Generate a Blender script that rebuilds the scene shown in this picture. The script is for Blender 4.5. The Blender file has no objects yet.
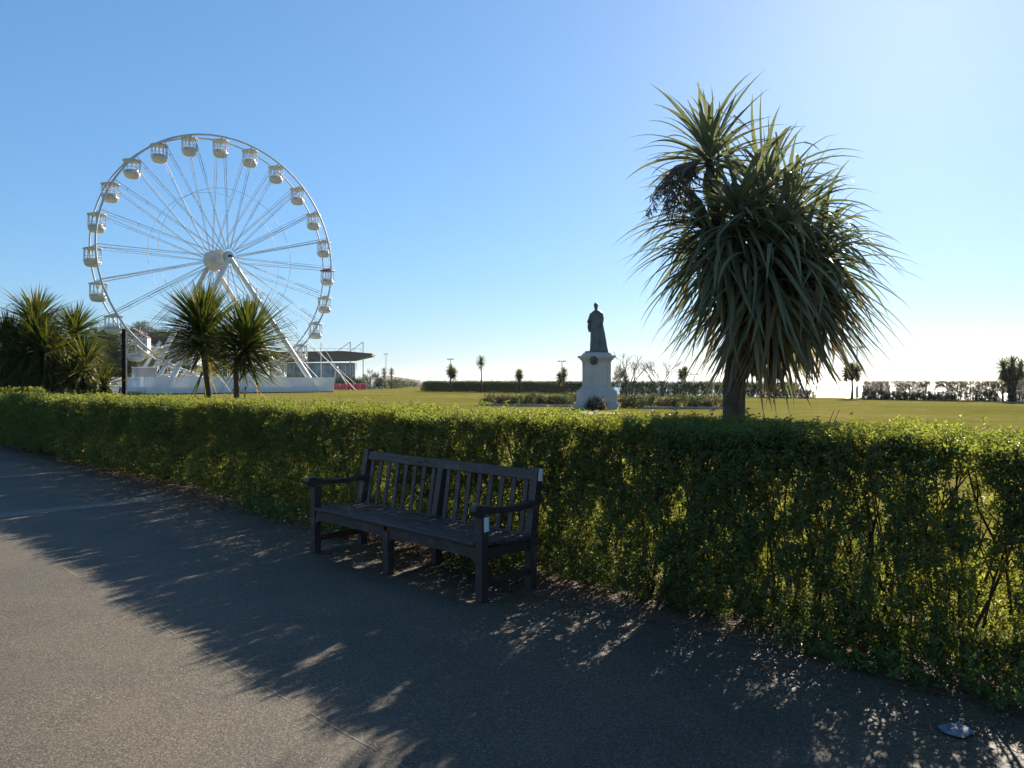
import bpy, math, random
import numpy as np
from mathutils import Vector, Matrix, Euler

random.seed(7)
rng = np.random.default_rng(11)
C = bpy.context.scene.collection
R = math.radians
F, HZ, CAMH = 770.0, 380.0, 1.6
SQ = math.sqrt(0.5)

# ------------------------------------------------------------------ frames
def SN(s, n, z=0.0):
    """promenade frame: s runs along the path to the right/near, n runs to the sea"""
    return Vector((SQ * s + SQ * n, -SQ * s + SQ * n, z))

def at(px, Z, z=0.0):
    return Vector(((px - 512) / F * Z, Z, z))

def hgt(py, Z):
    return CAMH + (HZ - py) / F * Z

# ------------------------------------------------------------------ noise
def _h(ix, iy, iz, seed):
    v = (ix * 374761393 + iy * 668265263 + iz * 2147483647 + seed * 1274126177) & 0xFFFFFFFF
    v = ((v ^ (v >> 13)) * 1274126177) & 0xFFFFFFFF
    v = v ^ (v >> 16)
    return (v & 0xFFFFFF) / float(0xFFFFFF)

def vnoise(p, seed=0):
    p = np.asarray(p, dtype=np.float64)
    i = np.floor(p).astype(np.int64)
    f = p - i
    f = f * f * (3 - 2 * f)
    out = 0
    for dx in (0, 1):
        for dy in (0, 1):
            for dz in (0, 1):
                w = (f[:, 0] if dx else 1 - f[:, 0]) * (f[:, 1] if dy else 1 - f[:, 1]) * (f[:, 2] if dz else 1 - f[:, 2])
                out = out + w * _h(i[:, 0] + dx, i[:, 1] + dy, i[:, 2] + dz, seed)
    return out

# ------------------------------------------------------------------ objects
def setp(o, label=None, cat=None, group=None, kind=None):
    if label: o['label'] = label
    if cat: o['category'] = cat
    if group: o['group'] = group
    if kind: o['kind'] = kind
    return o

def empty(name, loc, rz=0.0, label=None, cat=None, group=None):
    o = bpy.data.objects.new(name, None)
    o.empty_display_size = 0.3
    C.objects.link(o)
    o.location = loc
    o.rotation_euler = (0, 0, rz)
    return setp(o, label, cat, group)

def link(name, me, parent=None, loc=None, rot=None):
    o = bpy.data.objects.new(name, me)
    C.objects.link(o)
    if parent: o.parent = parent
    if loc is not None: o.location = loc
    if rot is not None: o.rotation_euler = rot
    return o

def copy_tree(o, parent=None):
    c = o.copy()
    C.objects.link(c)
    if parent: c.parent = parent
    for ch in list(o.children):
        copy_tree(ch, c)
    return c

class MB:
    """collects shapes that become one mesh"""
    def __init__(s):
        s.v, s.f, s.sm = [], [], []
    def add(s, vs, fs, smooth=False):
        b = len(s.v)
        s.v.extend([tuple(v) for v in vs])
        s.f.extend([tuple(i + b for i in f) for f in fs])
        s.sm.extend([smooth] * len(fs))
    def box(s, c, size, rot=None, bev=0.0, taper=1.0):
        hx, hy, hz = size[0] / 2, size[1] / 2, size[2] / 2
        b = min(bev, hx * .49, hy * .49, hz * .49)
        M = rot if rot is not None else Matrix.Identity(3)
        c = Vector(c)
        if b <= 0:
            vs = [(x * hx * (taper if z > 0 else 1), y * hy * (taper if z > 0 else 1), z * hz) for z in (-1, 1) for y in (-1, 1) for x in (-1, 1)]
            fs = [(0, 2, 3, 1), (4, 5, 7, 6), (0, 1, 5, 4), (2, 6, 7, 3), (0, 4, 6, 2), (1, 3, 7, 5)]
            s.add([M @ Vector(v) + c for v in vs], fs)
            return
        vs, idx = [], {}
        for sx in (-1, 1):
            for sy in (-1, 1):
                for sz in (-1, 1):
                    for k in range(3):
                        p = [sx * (hx - b), sy * (hy - b), sz * (hz - b)]
                        p[k] = (sx * hx, sy * hy, sz * hz)[k]
                        idx[(sx, sy, sz, k)] = len(vs)
                        vs.append(Vector(p))
        fs = []
        for k in range(3):
            o1, o2 = [i for i in range(3) if i != k]
            for sg in (-1, 1):
                q = []
                for a, bb in ((-1, -1), (1, -1), (1, 1), (-1, 1)):
                    t = [0, 0, 0]; t[k] = sg; t[o1] = a; t[o2] = bb
                    q.append(idx[(t[0], t[1], t[2], k)])
                fs.append(q)
        for k in range(3):
            o1, o2 = [i for i in range(3) if i != k]
            for a in (-1, 1):
                for bb in (-1, 1):
                    t = [0, 0, 0]; t[o1] = a; t[o2] = bb
                    t[k] = -1; lo = tuple(t); t[k] = 1; hi = tuple(t)
                    fs.append([idx[lo + (o1,)], idx[hi + (o1,)], idx[hi + (o2,)], idx[lo + (o2,)]])
        for sx in (-1, 1):
            for sy in (-1, 1):
                for sz in (-1, 1):
                    fs.append([idx[(sx, sy, sz, k)] for k in range(3)])
        out = []
        for f in fs:
            ctr = sum((vs[i] for i in f), Vector()) / len(f)
            nrm = (vs[f[1]] - vs[f[0]]).cross(vs[f[2]] - vs[f[1]])
            out.append(f if nrm.dot(ctr) > 0 else list(reversed(f)))
        s.add([M @ v + c for v in vs], out)
    def tube(s, pts, rad, n=6, cap=True, smooth=True):
        pts = [Vector(p) for p in pts]
        if not hasattr(rad, '__len__'): rad = [rad] * len(pts)
        rings = []
        prev = None
        for i, p in enumerate(pts):
            t = (pts[min(i + 1, len(pts) - 1)] - pts[max(i - 1, 0)])
            if t.length < 1e-9: t = Vector((0, 0, 1))
            t.normalize()
            if prev is None:
                u = t.cross(Vector((0, 0, 1)) if abs(t.z) < .9 else Vector((1, 0, 0))).normalized()
            else:
                u = (prev - t * prev.dot(t)).normalized()
            prev = u
            w = t.cross(u)
            rings.append([p + (u * math.cos(2 * math.pi * k / n) + w * math.sin(2 * math.pi * k / n)) * rad[i] for k in range(n)])
        vs = [v for r in rings for v in r]
        fs = [(i * n + k, i * n + (k + 1) % n, (i + 1) * n + (k + 1) % n, (i + 1) * n + k) for i in range(len(pts) - 1) for k in range(n)]
        s.add(vs, fs, smooth)
        if cap:
            s.add(rings[0], [tuple(reversed(range(n)))])
            s.add(rings[-1], [tuple(range(n))])
    def lathe(s, prof, n=16, c=(0, 0, 0), sx=1.0, sy=1.0, smooth=True, ph=0.0):
        c = Vector(c)
        vs = [c + Vector((r * sx * math.cos(2 * math.pi * k / n + ph), r * sy * math.sin(2 * math.pi * k / n + ph), z)) for r, z in prof for k in range(n)]
        fs = [(i * n + k, i * n + (k + 1) % n, (i + 1) * n + (k + 1) % n, (i + 1) * n + k) for i in range(len(prof) - 1) for k in range(n)]
        s.add(vs, fs, smooth)
        s.add(vs[:n], [tuple(reversed(range(n)))])
        s.add(vs[-n:], [tuple(range(n))])
    def prism(s, poly, d0, d1, fn):
        """poly 2D outline, swept between depths d0 and d1; fn(a, b, d) -> point"""
        n = len(poly)
        vs = [fn(a, b, d0) for a, b in poly] + [fn(a, b, d1) for a, b in poly]
        fs = [tuple(range(n)), tuple(reversed(range(n, 2 * n)))] + [(i, i + n, (i + 1) % n + n, (i + 1) % n) for i in range(n)]
        s.add(vs, fs)
    def mesh(s, name, mat):
        me = bpy.data.meshes.new(name)
        me.from_pydata(s.v, [], s.f)
        me.polygons.foreach_set('use_smooth', s.sm)
        me.materials.append(mat)
        import bmesh
        bm = bmesh.new(); bm.from_mesh(me)
        bmesh.ops.recalc_face_normals(bm, faces=bm.faces)
        bm.to_mesh(me); bm.free()
        me.update()
        return me
    def build(s, name, mat, parent=None, loc=None, rot=None):
        return link(name, s.mesh(name, mat), parent, loc, rot)

def np_mesh(name, verts, faces, mat, attrs=None, smooth=False):
    """verts (N,3), faces (M,k)"""
    me = bpy.data.meshes.new(name)
    nf, k = faces.shape
    me.vertices.add(len(verts)); me.vertices.foreach_set('co', verts.astype(np.float32).ravel())
    me.loops.add(nf * k); me.loops.foreach_set('vertex_index', faces.astype(np.int32).ravel())
    me.polygons.add(nf)
    me.polygons.foreach_set('loop_start', np.arange(0, nf * k, k, dtype=np.int32))
    me.polygons.foreach_set('loop_total', np.full(nf, k, dtype=np.int32))
    if smooth: me.polygons.foreach_set('use_smooth', np.ones(nf, dtype=bool))
    for an, vals in (attrs or {}).items():
        a = me.attributes.new(an, 'FLOAT', 'FACE')
        a.data.foreach_set('value', vals.astype(np.float32))
    me.materials.append(mat)
    me.update(calc_edges=True)
    return me

def scatter(tv, tf, Rm, sc, t):
    """template verts/faces copied to N rotations/scales/positions"""
    N, K = len(t), len(tv)
    v = np.einsum('nij,kj->nki', Rm, tv) * sc[:, None, None] + t[:, None, :]
    f = tf[None, :, :] + (np.arange(N) * K)[:, None, None]
    return v.reshape(-1, 3), f.reshape(-1, tf.shape[1])

def frames(d, roll):
    """rotation matrices taking +z to d, spun by roll"""
    d = d / np.linalg.norm(d, axis=1, keepdims=True)
    a = np.where(np.abs(d[:, 2:3]) < .95, np.array([[0, 0, 1.0]]), np.array([[1.0, 0, 0]]))
    x = np.cross(a, d); x /= np.linalg.norm(x, axis=1, keepdims=True)
    y = np.cross(d, x)
    c, s_ = np.cos(roll)[:, None], np.sin(roll)[:, None]
    return np.stack([x * c + y * s_, -x * s_ + y * c, d], axis=2)

# ------------------------------------------------------------------ materials
def new_mat(name):
    m = bpy.data.materials.new(name)
    m.use_nodes = True
    nt = m.node_tree
    b = nt.nodes['Principled BSDF']
    return m, nt, b

def N(nt, typ, **kw):
    n = nt.nodes.new(typ)
    for k, v in kw.items():
        if k in n.inputs: n.inputs[k].default_value = v
        else: setattr(n, k, v)
    return n

def ramp(nt, fac, stops):
    r = nt.nodes.new('ShaderNodeValToRGB')
    el = r.color_ramp.elements
    while len(el) > 1: el.remove(el[0])
    el[0].position = stops[0][0]; el[0].color = (*stops[0][1], 1)
    for p, c in stops[1:]:
        e = el.new(p); e.color = (*c, 1)
    nt.links.new(fac, r.inputs['Fac'])
    return r.outputs['Color']

def noise(nt, scale, detail=4.0, rough=.55, vec=None):
    n = N(nt, 'ShaderNodeTexNoise', Scale=scale, Detail=detail, Roughness=rough)
    if vec is None:
        tc = nt.nodes.new('ShaderNodeTexCoord'); vec = tc.outputs['Object']
    nt.links.new(vec, n.inputs['Vector'])
    return n.outputs['Fac']

def bump(nt, b, h, strength=.3, dist=.01):
    bp = N(nt, 'ShaderNodeBump', Strength=strength, Distance=dist)
    nt.links.new(h, bp.inputs['Height'])
    nt.links.new(bp.outputs['Normal'], b.inputs['Normal'])

def simple(name, c1, c2=None, scale=6.0, rough=.5, metal=0.0, bmp=0.0, bscale=60.0, spec=.5):
    m, nt, b = new_mat(name)
    c2 = c2 or tuple(x * .75 for x in c1)
    nt.links.new(ramp(nt, noise(nt, scale, 5), [(.3, c1), (.7, c2)]), b.inputs['Base Color'])
    b.inputs['Roughness'].default_value = rough
    b.inputs['Metallic'].default_value = metal
    b.inputs['Specular IOR Level'].default_value = spec
    if bmp: bump(nt, b, noise(nt, bscale, 4), bmp, .01)
    return m

def leaf_mat(name, stops, trans=.4, tint=(1.0, 1.05, .45), rough=.45, spec=.4):
    """leaf: glossy top coat over a thin translucent blade; hue differs leaf by leaf"""
    m, nt, b = new_mat(name)
    at_ = N(nt, 'ShaderNodeAttribute', attribute_name='tint')
    col = ramp(nt, at_.outputs['Fac'], stops)
    nt.links.new(col, b.inputs['Base Color'])
    b.inputs['Roughness'].default_value = rough
    b.inputs['Specular IOR Level'].default_value = spec
    tr = N(nt, 'ShaderNodeBsdfTranslucent')
    mul = N(nt, 'ShaderNodeMix', data_type='RGBA', blend_type='MULTIPLY')
    mul.inputs[0].default_value = 1.0
    nt.links.new(col, mul.inputs[6]); mul.inputs[7].default_value = (*[x * 1.6 for x in tint], 1)
    nt.links.new(mul.outputs[2], tr.inputs['Color'])
    mx = N(nt, 'ShaderNodeMixShader'); mx.inputs[0].default_value = trans
    nt.links.new(b.outputs[0], mx.inputs[1]); nt.links.new(tr.outputs[0], mx.inputs[2])
    nt.links.new(mx.outputs[0], nt.nodes['Material Output'].inputs['Surface'])
    return m

M = {}
M['privet'] = leaf_mat('privet_leaf', [(0, (.066, .092, .038)), (.5, (.112, .145, .052)), (.85, (.155, .178, .055)), (1, (.24, .21, .05))], .5, (1.35, 1.2, .38), .5, .25)
M['weed'] = leaf_mat('weed_leaf', [(0, (.05, .085, .025)), (.7, (.09, .135, .03)), (.93, (.13, .17, .035)), (1, (.45, .36, .02))], .4)
M['cord'] = leaf_mat('cordyline_leaf', [(0, (.10, .112, .075)), (.6, (.135, .148, .095)), (.9, (.165, .17, .095)), (1, (.28, .21, .13))], .28, (.95, 1.0, .62), .5, .3)  # greyed and lightened: veiling glare is painted into the leaf colour
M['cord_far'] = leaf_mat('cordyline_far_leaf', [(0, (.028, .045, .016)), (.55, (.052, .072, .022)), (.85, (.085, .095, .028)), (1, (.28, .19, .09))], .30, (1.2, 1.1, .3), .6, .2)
M['dead'] = leaf_mat('withered_leaf', [(0, (.08, .065, .05)), (.6, (.15, .12, .075)), (1, (.28, .21, .12))], .25, (1, .9, .6), .7, .2)
M['litter'] = leaf_mat('fallen_leaf', [(0, (.05, .03, .018)), (.6, (.13, .075, .04)), (1, (.26, .17, .09))], .1, (1, .8, .5), .7, .2)
M['shrub'] = leaf_mat('shrub_leaf', [(0, (.03, .036, .02)), (.55, (.058, .052, .030)), (1, (.14, .10, .05))], .3, (1.1, .9, .5))
M['evergreen'] = leaf_mat('evergreen_leaf', [(0, (.022, .035, .014)), (.6, (.04, .06, .022)), (1, (.08, .09, .03))], .25)
M['glarehedge'] = leaf_mat('glare_hedge_leaf', [(0, (.15, .135, .09)), (.6, (.21, .19, .12)), (1, (.28, .25, .17))], .4, (1, .95, .7))  # leaf colour lightened to paint in glare bleeding from the sea behind
M['seahedge'] = leaf_mat('sea_hedge_leaf', [(0, (.04, .06, .022)), (.6, (.07, .10, .034)), (1, (.13, .13, .055))], .3)
M['bark'] = simple('bark', (.10, .078, .055), (.045, .034, .025), 14, .9, bmp=.9, bscale=40)
M['twig'] = simple('twig', (.075, .055, .036), (.035, .026, .018), 30, .85)
M['baretwig'] = simple('bare_twig', (.13, .10, .08), (.07, .055, .045), 10, .85)
M['panicle'] = simple('seed_cluster', (.11, .075, .07), (.17, .12, .10), 40, .8)
M['bronze'] = simple('bronze', (.055, .066, .070), (.095, .115, .115), 3.5, .5, .35, .25, 25)
M['white'] = simple('white_paint', (.68, .67, .65), (.58, .57, .55), 1.5, .4)
M['steel'] = simple('grey_steel', (.50, .51, .51), (.40, .41, .42), 3, .6, .1)
M['darkmetal'] = simple('dark_metal', (.010, .010, .012), (.016, .016, .018), 8, .75, spec=.15)
M['cream'] = simple('cream_panel', (.56, .54, .49), (.46, .44, .40), 2.5, .5)
M['redroof'] = simple('red_roof_paint', (.16, .02, .03), (.10, .015, .02), 3, .45)
M['red'] = simple('red_barrier', (.52, .03, .06), (.40, .025, .05), 4, .5)
M['tag'] = simple('white_tag', (.85, .85, .83), (.78, .78, .76), 20, .35)
M['canopy'] = simple('canopy_brown', (.19, .14, .11), (.13, .10, .08), 1.0, .7)
M['housewhite'] = simple('house_render', (.42, .41, .38), (.34, .33, .30), 1.2, .8)
M['slate'] = simple('house_roof', (.20, .11, .08), (.13, .08, .065), 4, .8)
M['window'] = simple('window_glass', (.03, .04, .05), (.05, .06, .07), 2, .1)
M['carpaint'] = simple('car_paint', (.24, .28, .34), (.22, .26, .32), 1, .25, .4)
M['tyre'] = simple('tyre', (.02, .02, .02), (.03, .03, .03), 30, .8)
M['plastic'] = simple('plastic_scrap', (.20, .225, .27), (.13, .15, .19), 25, .8, spec=.2)

def m_wood():
    m, nt, b = new_mat('bench_wood')
    tc = nt.nodes.new('ShaderNodeTexCoord')
    mp = N(nt, 'ShaderNodeMapping'); mp.inputs['Scale'].default_value = (6, 60, 60)
    nt.links.new(tc.outputs['Object'], mp.inputs['Vector'])
    g = noise(nt, 1.0, 6, .6, mp.outputs['Vector'])
    col = ramp(nt, g, [(.25, (.026, .016, .015)), (.55, (.052, .033, .030)), (.8, (.082, .055, .048))])
    w = noise(nt, 9, 3)
    worn = ramp(nt, w, [(.55, (0, 0, 0)), (.75, (1, 1, 1))])
    mx = N(nt, 'ShaderNodeMix', data_type='RGBA'); nt.links.new(worn, mx.inputs[0])
    nt.links.new(col, mx.inputs[6]); mx.inputs[7].default_value = (.12, .092, .078, 1)
    nt.links.new(mx.outputs[2], b.inputs['Base Color'])
    b.inputs['Roughness'].default_value = .48
    bump(nt, b, g, .35, .004)
    return m
M['wood'] = m_wood()

def m_asphalt():
    m, nt, b = new_mat('asphalt')
    tc = nt.nodes.new('ShaderNodeTexCoord'); v = tc.outputs['Object']
    fine = noise(nt, 160, 3, .7, v)
    vo = N(nt, 'ShaderNodeTexVoronoi', Scale=70.0); nt.links.new(v, vo.inputs['Vector'])
    big = noise(nt, .7, 5, .6, v)
    vc = N(nt, 'ShaderNodeTexVoronoi', Scale=170.0); nt.links.new(v, vc.inputs['Vector'])
    sp = nt.nodes.new('ShaderNodeSeparateColor'); nt.links.new(vc.outputs['Color'], sp.inputs[0])
    c1 = ramp(nt, sp.outputs[0], [(.05, (.034, .028, .021)), (.45, (.072, .060, .043)), (.8, (.102, .085, .059)), (1, (.19, .16, .112))])
    c2 = ramp(nt, big, [(.3, (.66, .66, .66)), (.5, (.95, .94, .92)), (.7, (1.2, 1.14, 1.05))])
    mx = N(nt, 'ShaderNodeMix', data_type='RGBA', blend_type='MULTIPLY'); mx.inputs[0].default_value = 1
    nt.links.new(c1, mx.inputs[6]); nt.links.new(c2, mx.inputs[7])
    # brown dust collects in blotches
    du = noise(nt, 2.3, 6, .65, v)
    duf = ramp(nt, du, [(.5, (0, 0, 0)), (.72, (.45, .45, .45))])
    m2 = N(nt, 'ShaderNodeMix', data_type='RGBA'); nt.links.new(duf, m2.inputs[0])
    nt.links.new(mx.outputs[2], m2.inputs[6]); m2.inputs[7].default_value = (.10, .078, .055, 1)
    nt.links.new(m2.outputs[2], b.inputs['Base Color'])
    b.inputs['Roughness'].default_value = .72
    b.inputs['Specular IOR Level'].default_value = .35
    add = N(nt, 'ShaderNodeMath', operation='ADD')
    nt.links.new(vo.outputs['Distance'], add.inputs[0]); nt.links.new(fine, add.inputs[1])
    bump(nt, b, add.outputs[0], .35, .004)
    return m
M['asphalt'] = m_asphalt()
M['patch'] = simple('concrete_band', (.20, .175, .142), (.135, .12, .10), 40, .85, bmp=.5, bscale=200, spec=.3)
M['seam'] = simple('pale_seam', (.24, .20, .14), (.15, .13, .10), 5, .8, spec=.3)
M['soil'] = simple('soil', (.15, .108, .078), (.075, .056, .042), 22, .95, bmp=1.0, bscale=60, spec=.1)
M['paving'] = simple('pale_paving', (.34, .30, .25), (.26, .23, .19), .6, .85, spec=.2)

def m_lawn():
    m, nt, b = new_mat('lawn_grass')
    tc = nt.nodes.new('ShaderNodeTexCoord'); v = tc.outputs['Object']
    big = noise(nt, .09, 6, .6, v)
    fine = noise(nt, 7, 6, .75, v)
    c1 = ramp(nt, big, [(.3, (.120, .118, .028)), (.52, (.160, .145, .040)), (.72, (.21, .172, .060))])
    c2 = ramp(nt, fine, [(.3, (.55, .58, .5)), (.7, (1.3, 1.26, 1.2))])
    mid = noise(nt, .8, 5, .7, v)
    c3 = ramp(nt, mid, [(.32, (.72, .80, .70)), (.55, (1, 1, 1)), (.74, (1.32, 1.16, 1.25))])
    m0 = N(nt, 'ShaderNodeMix', data_type='RGBA', blend_type='MULTIPLY'); m0.inputs[0].default_value = 1
    nt.links.new(c1, m0.inputs[6]); nt.links.new(c3, m0.inputs[7]); c1 = m0.outputs[2]
    mx = N(nt, 'ShaderNodeMix', data_type='RGBA', blend_type='MULTIPLY'); mx.inputs[0].default_value = 1
    nt.links.new(c1, mx.inputs[6]); nt.links.new(c2, mx.inputs[7])
    # shingle where the bank falls to the beach
    sx = N(nt, 'ShaderNodeSeparateXYZ'); nt.links.new(v, sx.inputs[0])
    lo = N(nt, 'ShaderNodeMapRange'); nt.links.new(sx.outputs['Z'], lo.inputs[0])
    lo.inputs[1].default_value = -.15; lo.inputs[2].default_value = -1.0
    m2 = N(nt, 'ShaderNodeMix', data_type='RGBA'); nt.links.new(lo.outputs[0], m2.inputs[0])
    nt.links.new(mx.outputs[2], m2.inputs[6]); m2.inputs[7].default_value = (.24, .19, .14, 1)
    nt.links.new(m2.outputs[2], b.inputs['Base Color'])
    b.inputs['Roughness'].default_value = .95
    b.inputs['Specular IOR Level'].default_value = .0
    bump(nt, b, fine, .5, .05)
    return m
M['lawn'] = m_lawn()

def m_sea():
    m, nt, b = new_mat('sea_water')
    b.inputs['Base Color'].default_value = (.03, .075, .11, 1)
    b.inputs['Roughness'].default_value = .28
    b.inputs['IOR'].default_value = 1.33
    tc = nt.nodes.new('ShaderNodeTexCoord')
    w = noise(nt, .25, 6, .6, tc.outputs['Object'])
    w2 = noise(nt, .02, 3, .6, tc.outputs['Object'])
    add = N(nt, 'ShaderNodeMath', operation='ADD')
    nt.links.new(w, add.inputs[0]); nt.links.new(w2, add.inputs[1])
    bump(nt, b, add.outputs[0], .6, 1.2)
    return m
M['sea'] = m_sea()

def m_sheet():
    """thin white plastic sheeting, lets some sun through"""
    m, nt, b = new_mat('white_sheeting')
    b.inputs['Base Color'].default_value = (.82, .82, .82, 1)
    b.inputs['Roughness'].default_value = .45
    tr = N(nt, 'ShaderNodeBsdfTranslucent'); tr.inputs['Color'].default_value = (.8, .78, .75, 1)
    mx = N(nt, 'ShaderNodeMixShader'); mx.inputs[0].default_value = .22
    nt.links.new(b.outputs[0], mx.inputs[1]); nt.links.new(tr.outputs[0], mx.inputs[2])
    nt.links.new(mx.outputs[0], nt.nodes['Material Output'].inputs['Surface'])
    bump(nt, b, noise(nt, 1.5, 3), .4, .08)
    return m
M['sheet'] = m_sheet()

def m_glass():
    m, nt, b = new_mat('facade_glass')
    nt.links.new(ramp(nt, noise(nt, .5, 3), [(.35, (.09, .15, .18)), (.65, (.30, .42, .46))]), b.inputs['Base Color'])
    b.inputs['Roughness'].default_value = .08
    return m
M['glass'] = m_glass()

def m_stone():
    m, nt, b = new_mat('pedestal_stone')
    a = noise(nt, 1.2, 6, .65)
    col = ramp(nt, a, [(.3, (.46, .45, .43)), (.6, (.36, .355, .35)), (.8, (.24, .235, .23))])
    nt.links.new(col, b.inputs['Base Color'])
    b.inputs['Roughness'].default_value = .7
    bump(nt, b, noise(nt, 30, 4), .2, .01)
    return m
M['stone'] = m_stone()

# ================================================================== SETTING
def sm(x):
    x = np.clip(x, 0, 1)
    return x * x * (3 - 2 * x)

def zground(S, Nn):
    S = np.asarray(S, float); Nn = np.asarray(Nn, float)
    edge = 70.5 + 45 * sm((-84 - S) / 10) + 190 * sm((-290 - S) / 30)
    z = -8.5 * sm((Nn - edge) / 26)
    return z + 15 * sm((-255 - S) / 80) * sm((Nn - 20) / 70) * sm((edge - 5 - Nn) / 60) * sm((-.34 - (S + Nn) / np.maximum(Nn - S, 1)) / .08)

def on_ground(px, Z, dz=0.0):
    X = (px - 512) / F * Z
    return at(px, Z, float(zground(SQ * (X - Z), SQ * (X + Z))) + dz)

def ground():
    ss = np.concatenate([np.linspace(-2000, -560, 8), np.linspace(-500, 160, 133), np.linspace(260, 2000, 8)])
    nn = np.concatenate([np.linspace(-1800, -80, 8), np.linspace(-30, 300, 133), np.linspace(330, 420, 4)])
    S, Nn = np.meshgrid(ss, nn, indexing='ij')
    z = zground(S, Nn)
    # sunk a little beneath the path and its soil border
    z = z - .03 * ((Nn < 6.4) & (Nn > -29))
    x = SQ * S + SQ * Nn; y = -SQ * S + SQ * Nn
    v = np.stack([x, y, z], -1).reshape(-1, 3)
    a, b = S.shape
    i = np.arange(a * b).reshape(a, b)
    f = np.stack([i[:-1, :-1], i[1:, :-1], i[1:, 1:], i[:-1, 1:]], -1).reshape(-1, 4)
    return setp(link('lawn', np_mesh('lawn', v, f, M['lawn'], smooth=True)), kind='structure')
ground()

def sheet(name, mat, s0, s1, n0, n1, z, wob0=0, wob1=0, step=.12, same=False):
    """flat sheet in the promenade frame, its long edges may waver"""
    k = max(2, int((s1 - s0) / step)) if (wob0 or wob1) else 2
    ss = np.linspace(s0, s1, k)
    pts = np.stack([ss * 2.2, ss * 0, ss * 0], -1)
    pt2 = np.stack([ss * 7, ss * 0 + 5, ss * 0], -1)
    a = n0 + wob0 * ((vnoise(pts, 3) - .5) * 1.4 + (vnoise(pt2, 4) - .5) * .7)
    k5, k6 = (3, 4) if same else (5, 6)
    b = n1 + wob1 * ((vnoise(pts, k5) - .5) * 1.4 + (vnoise(pt2, k6) - .5) * .7)
    v = np.concatenate([np.stack([SQ * ss + SQ * a, -SQ * ss + SQ * a, ss * 0 + z], -1), np.stack([SQ * ss + SQ * b, -SQ * ss + SQ * b, ss * 0 + z], -1)])
    i = np.arange(k - 1)
    f = np.stack([i, i + 1, i + 1 + k, i + k], -1)
    return setp(link(name, np_mesh(name, v, f, mat)), kind='structure')

sheet('path', M['asphalt'], -120, 60, -9, 4.9, 0.0)
sheet('soil_border', M['soil'], -22.3, 30, 4.25, 6.0, .003, .22, .25)
sheet('soil_border', M['soil'], -60, -26.0, 4.2, 6.0, .003, .3, .25)
sheet('path', M['paving'], -26.0, -22.3, 4.0, 30, .008)
for s0 in (-10.85, -15.05, -21.2):
    sheet('path_band', M['patch'], s0, s0 + .36, -9, 4.05, .004)
for a_, b_ in ((-7.4, -6.9), (-6.1, -5.35), (-5.25, -4.9), (-4.8, -3.85), (-3.75, -3.5), (-3.3, -2.75), (-2.6, -1.9)):
    sheet('path_seam', M['seam'], a_, b_, 1.924, 1.931, .0015, .010, .010, .06, True)
sheet('path', M['paving'], -16, 48, 63.6, 65.8, .006)
sheet('path', M['paving'], 42, 48.5, 65.8, 71, .010)

v = np.array([[-4800, -1800, -6.5], [5600, -1800, -6.5], [5600, 5600, -6.5], [-5600, 5600, -6.5], [-5600, 700, -6.5]], float)
me = bpy.data.meshes.new('sea'); me.from_pydata(v.tolist(), [], [[0, 1, 2, 3, 4]]); me.materials.append(M['sea'])
setp(link('sea', me), kind='structure')

# ================================================================== HEDGE
def sprig_templates(n=10, pairs=5, leaf=.042, quads=True):
    """privet shoots: opposite leaf pairs up a short twig (+z)"""
    out = []
    r = random.Random(5)
    for t in range(n):
        vs, fs, tw = [], [], []
        L = leaf * pairs * .62
        for k in range(pairs):
            z = L * (k + .3) / pairs
            az0 = k * math.pi / 2 + r.uniform(-.4, .4)
            for sd in range(2):
                az = az0 + sd * math.pi + r.uniform(-.25, .25)
                el = r.uniform(.15, .95)
                ll = leaf * r.uniform(.65, 1.15) * (1 - .25 * k / pairs)
                w = ll * r.uniform(.36, .5)
                d = Vector((math.cos(az) * math.cos(el), math.sin(az) * math.cos(el), math.sin(el)))
                sdv = d.cross(Vector((0, 0, 1))).normalized()
                nv = sdv.cross(d)
                roll = r.uniform(-.5, .5)
                sdv, nv = sdv * math.cos(roll) + nv * math.sin(roll), nv * math.cos(roll) - sdv * math.sin(roll)
                b = Vector((0, 0, z))
                fold = .22 * w
                base = len(vs)
                vs += [b, b + d * ll * .3 + sdv * w * .42 + nv * fold, b + d * ll * .68 + sdv * w * .4 + nv * fold, b + d * ll - nv * .1 * ll,
                       b + d * ll * .68 - sdv * w * .4 + nv * fold, b + d * ll * .3 - sdv * w * .42 + nv * fold]
                fs += [[base, base + 1, base + 2, base + 3], [base, base + 3, base + 4, base + 5]]
        q = .0013
        tv = [(q, 0, -.04), (-q / 2, q * .86, -.04), (-q / 2, -q * .86, -.04), (q * .6, 0, L), (-q * .3, q * .5, L), (-q * .3, -q * .5, L)]
        tf = [[0, 1, 4, 3], [1, 2, 5, 4], [2, 0, 3, 5]]
        out.append((np.array([tuple(v) for v in vs]), np.array(fs), np.array(tv), np.array(tf)))
    return out
SPRIGS = sprig_templates()

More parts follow.
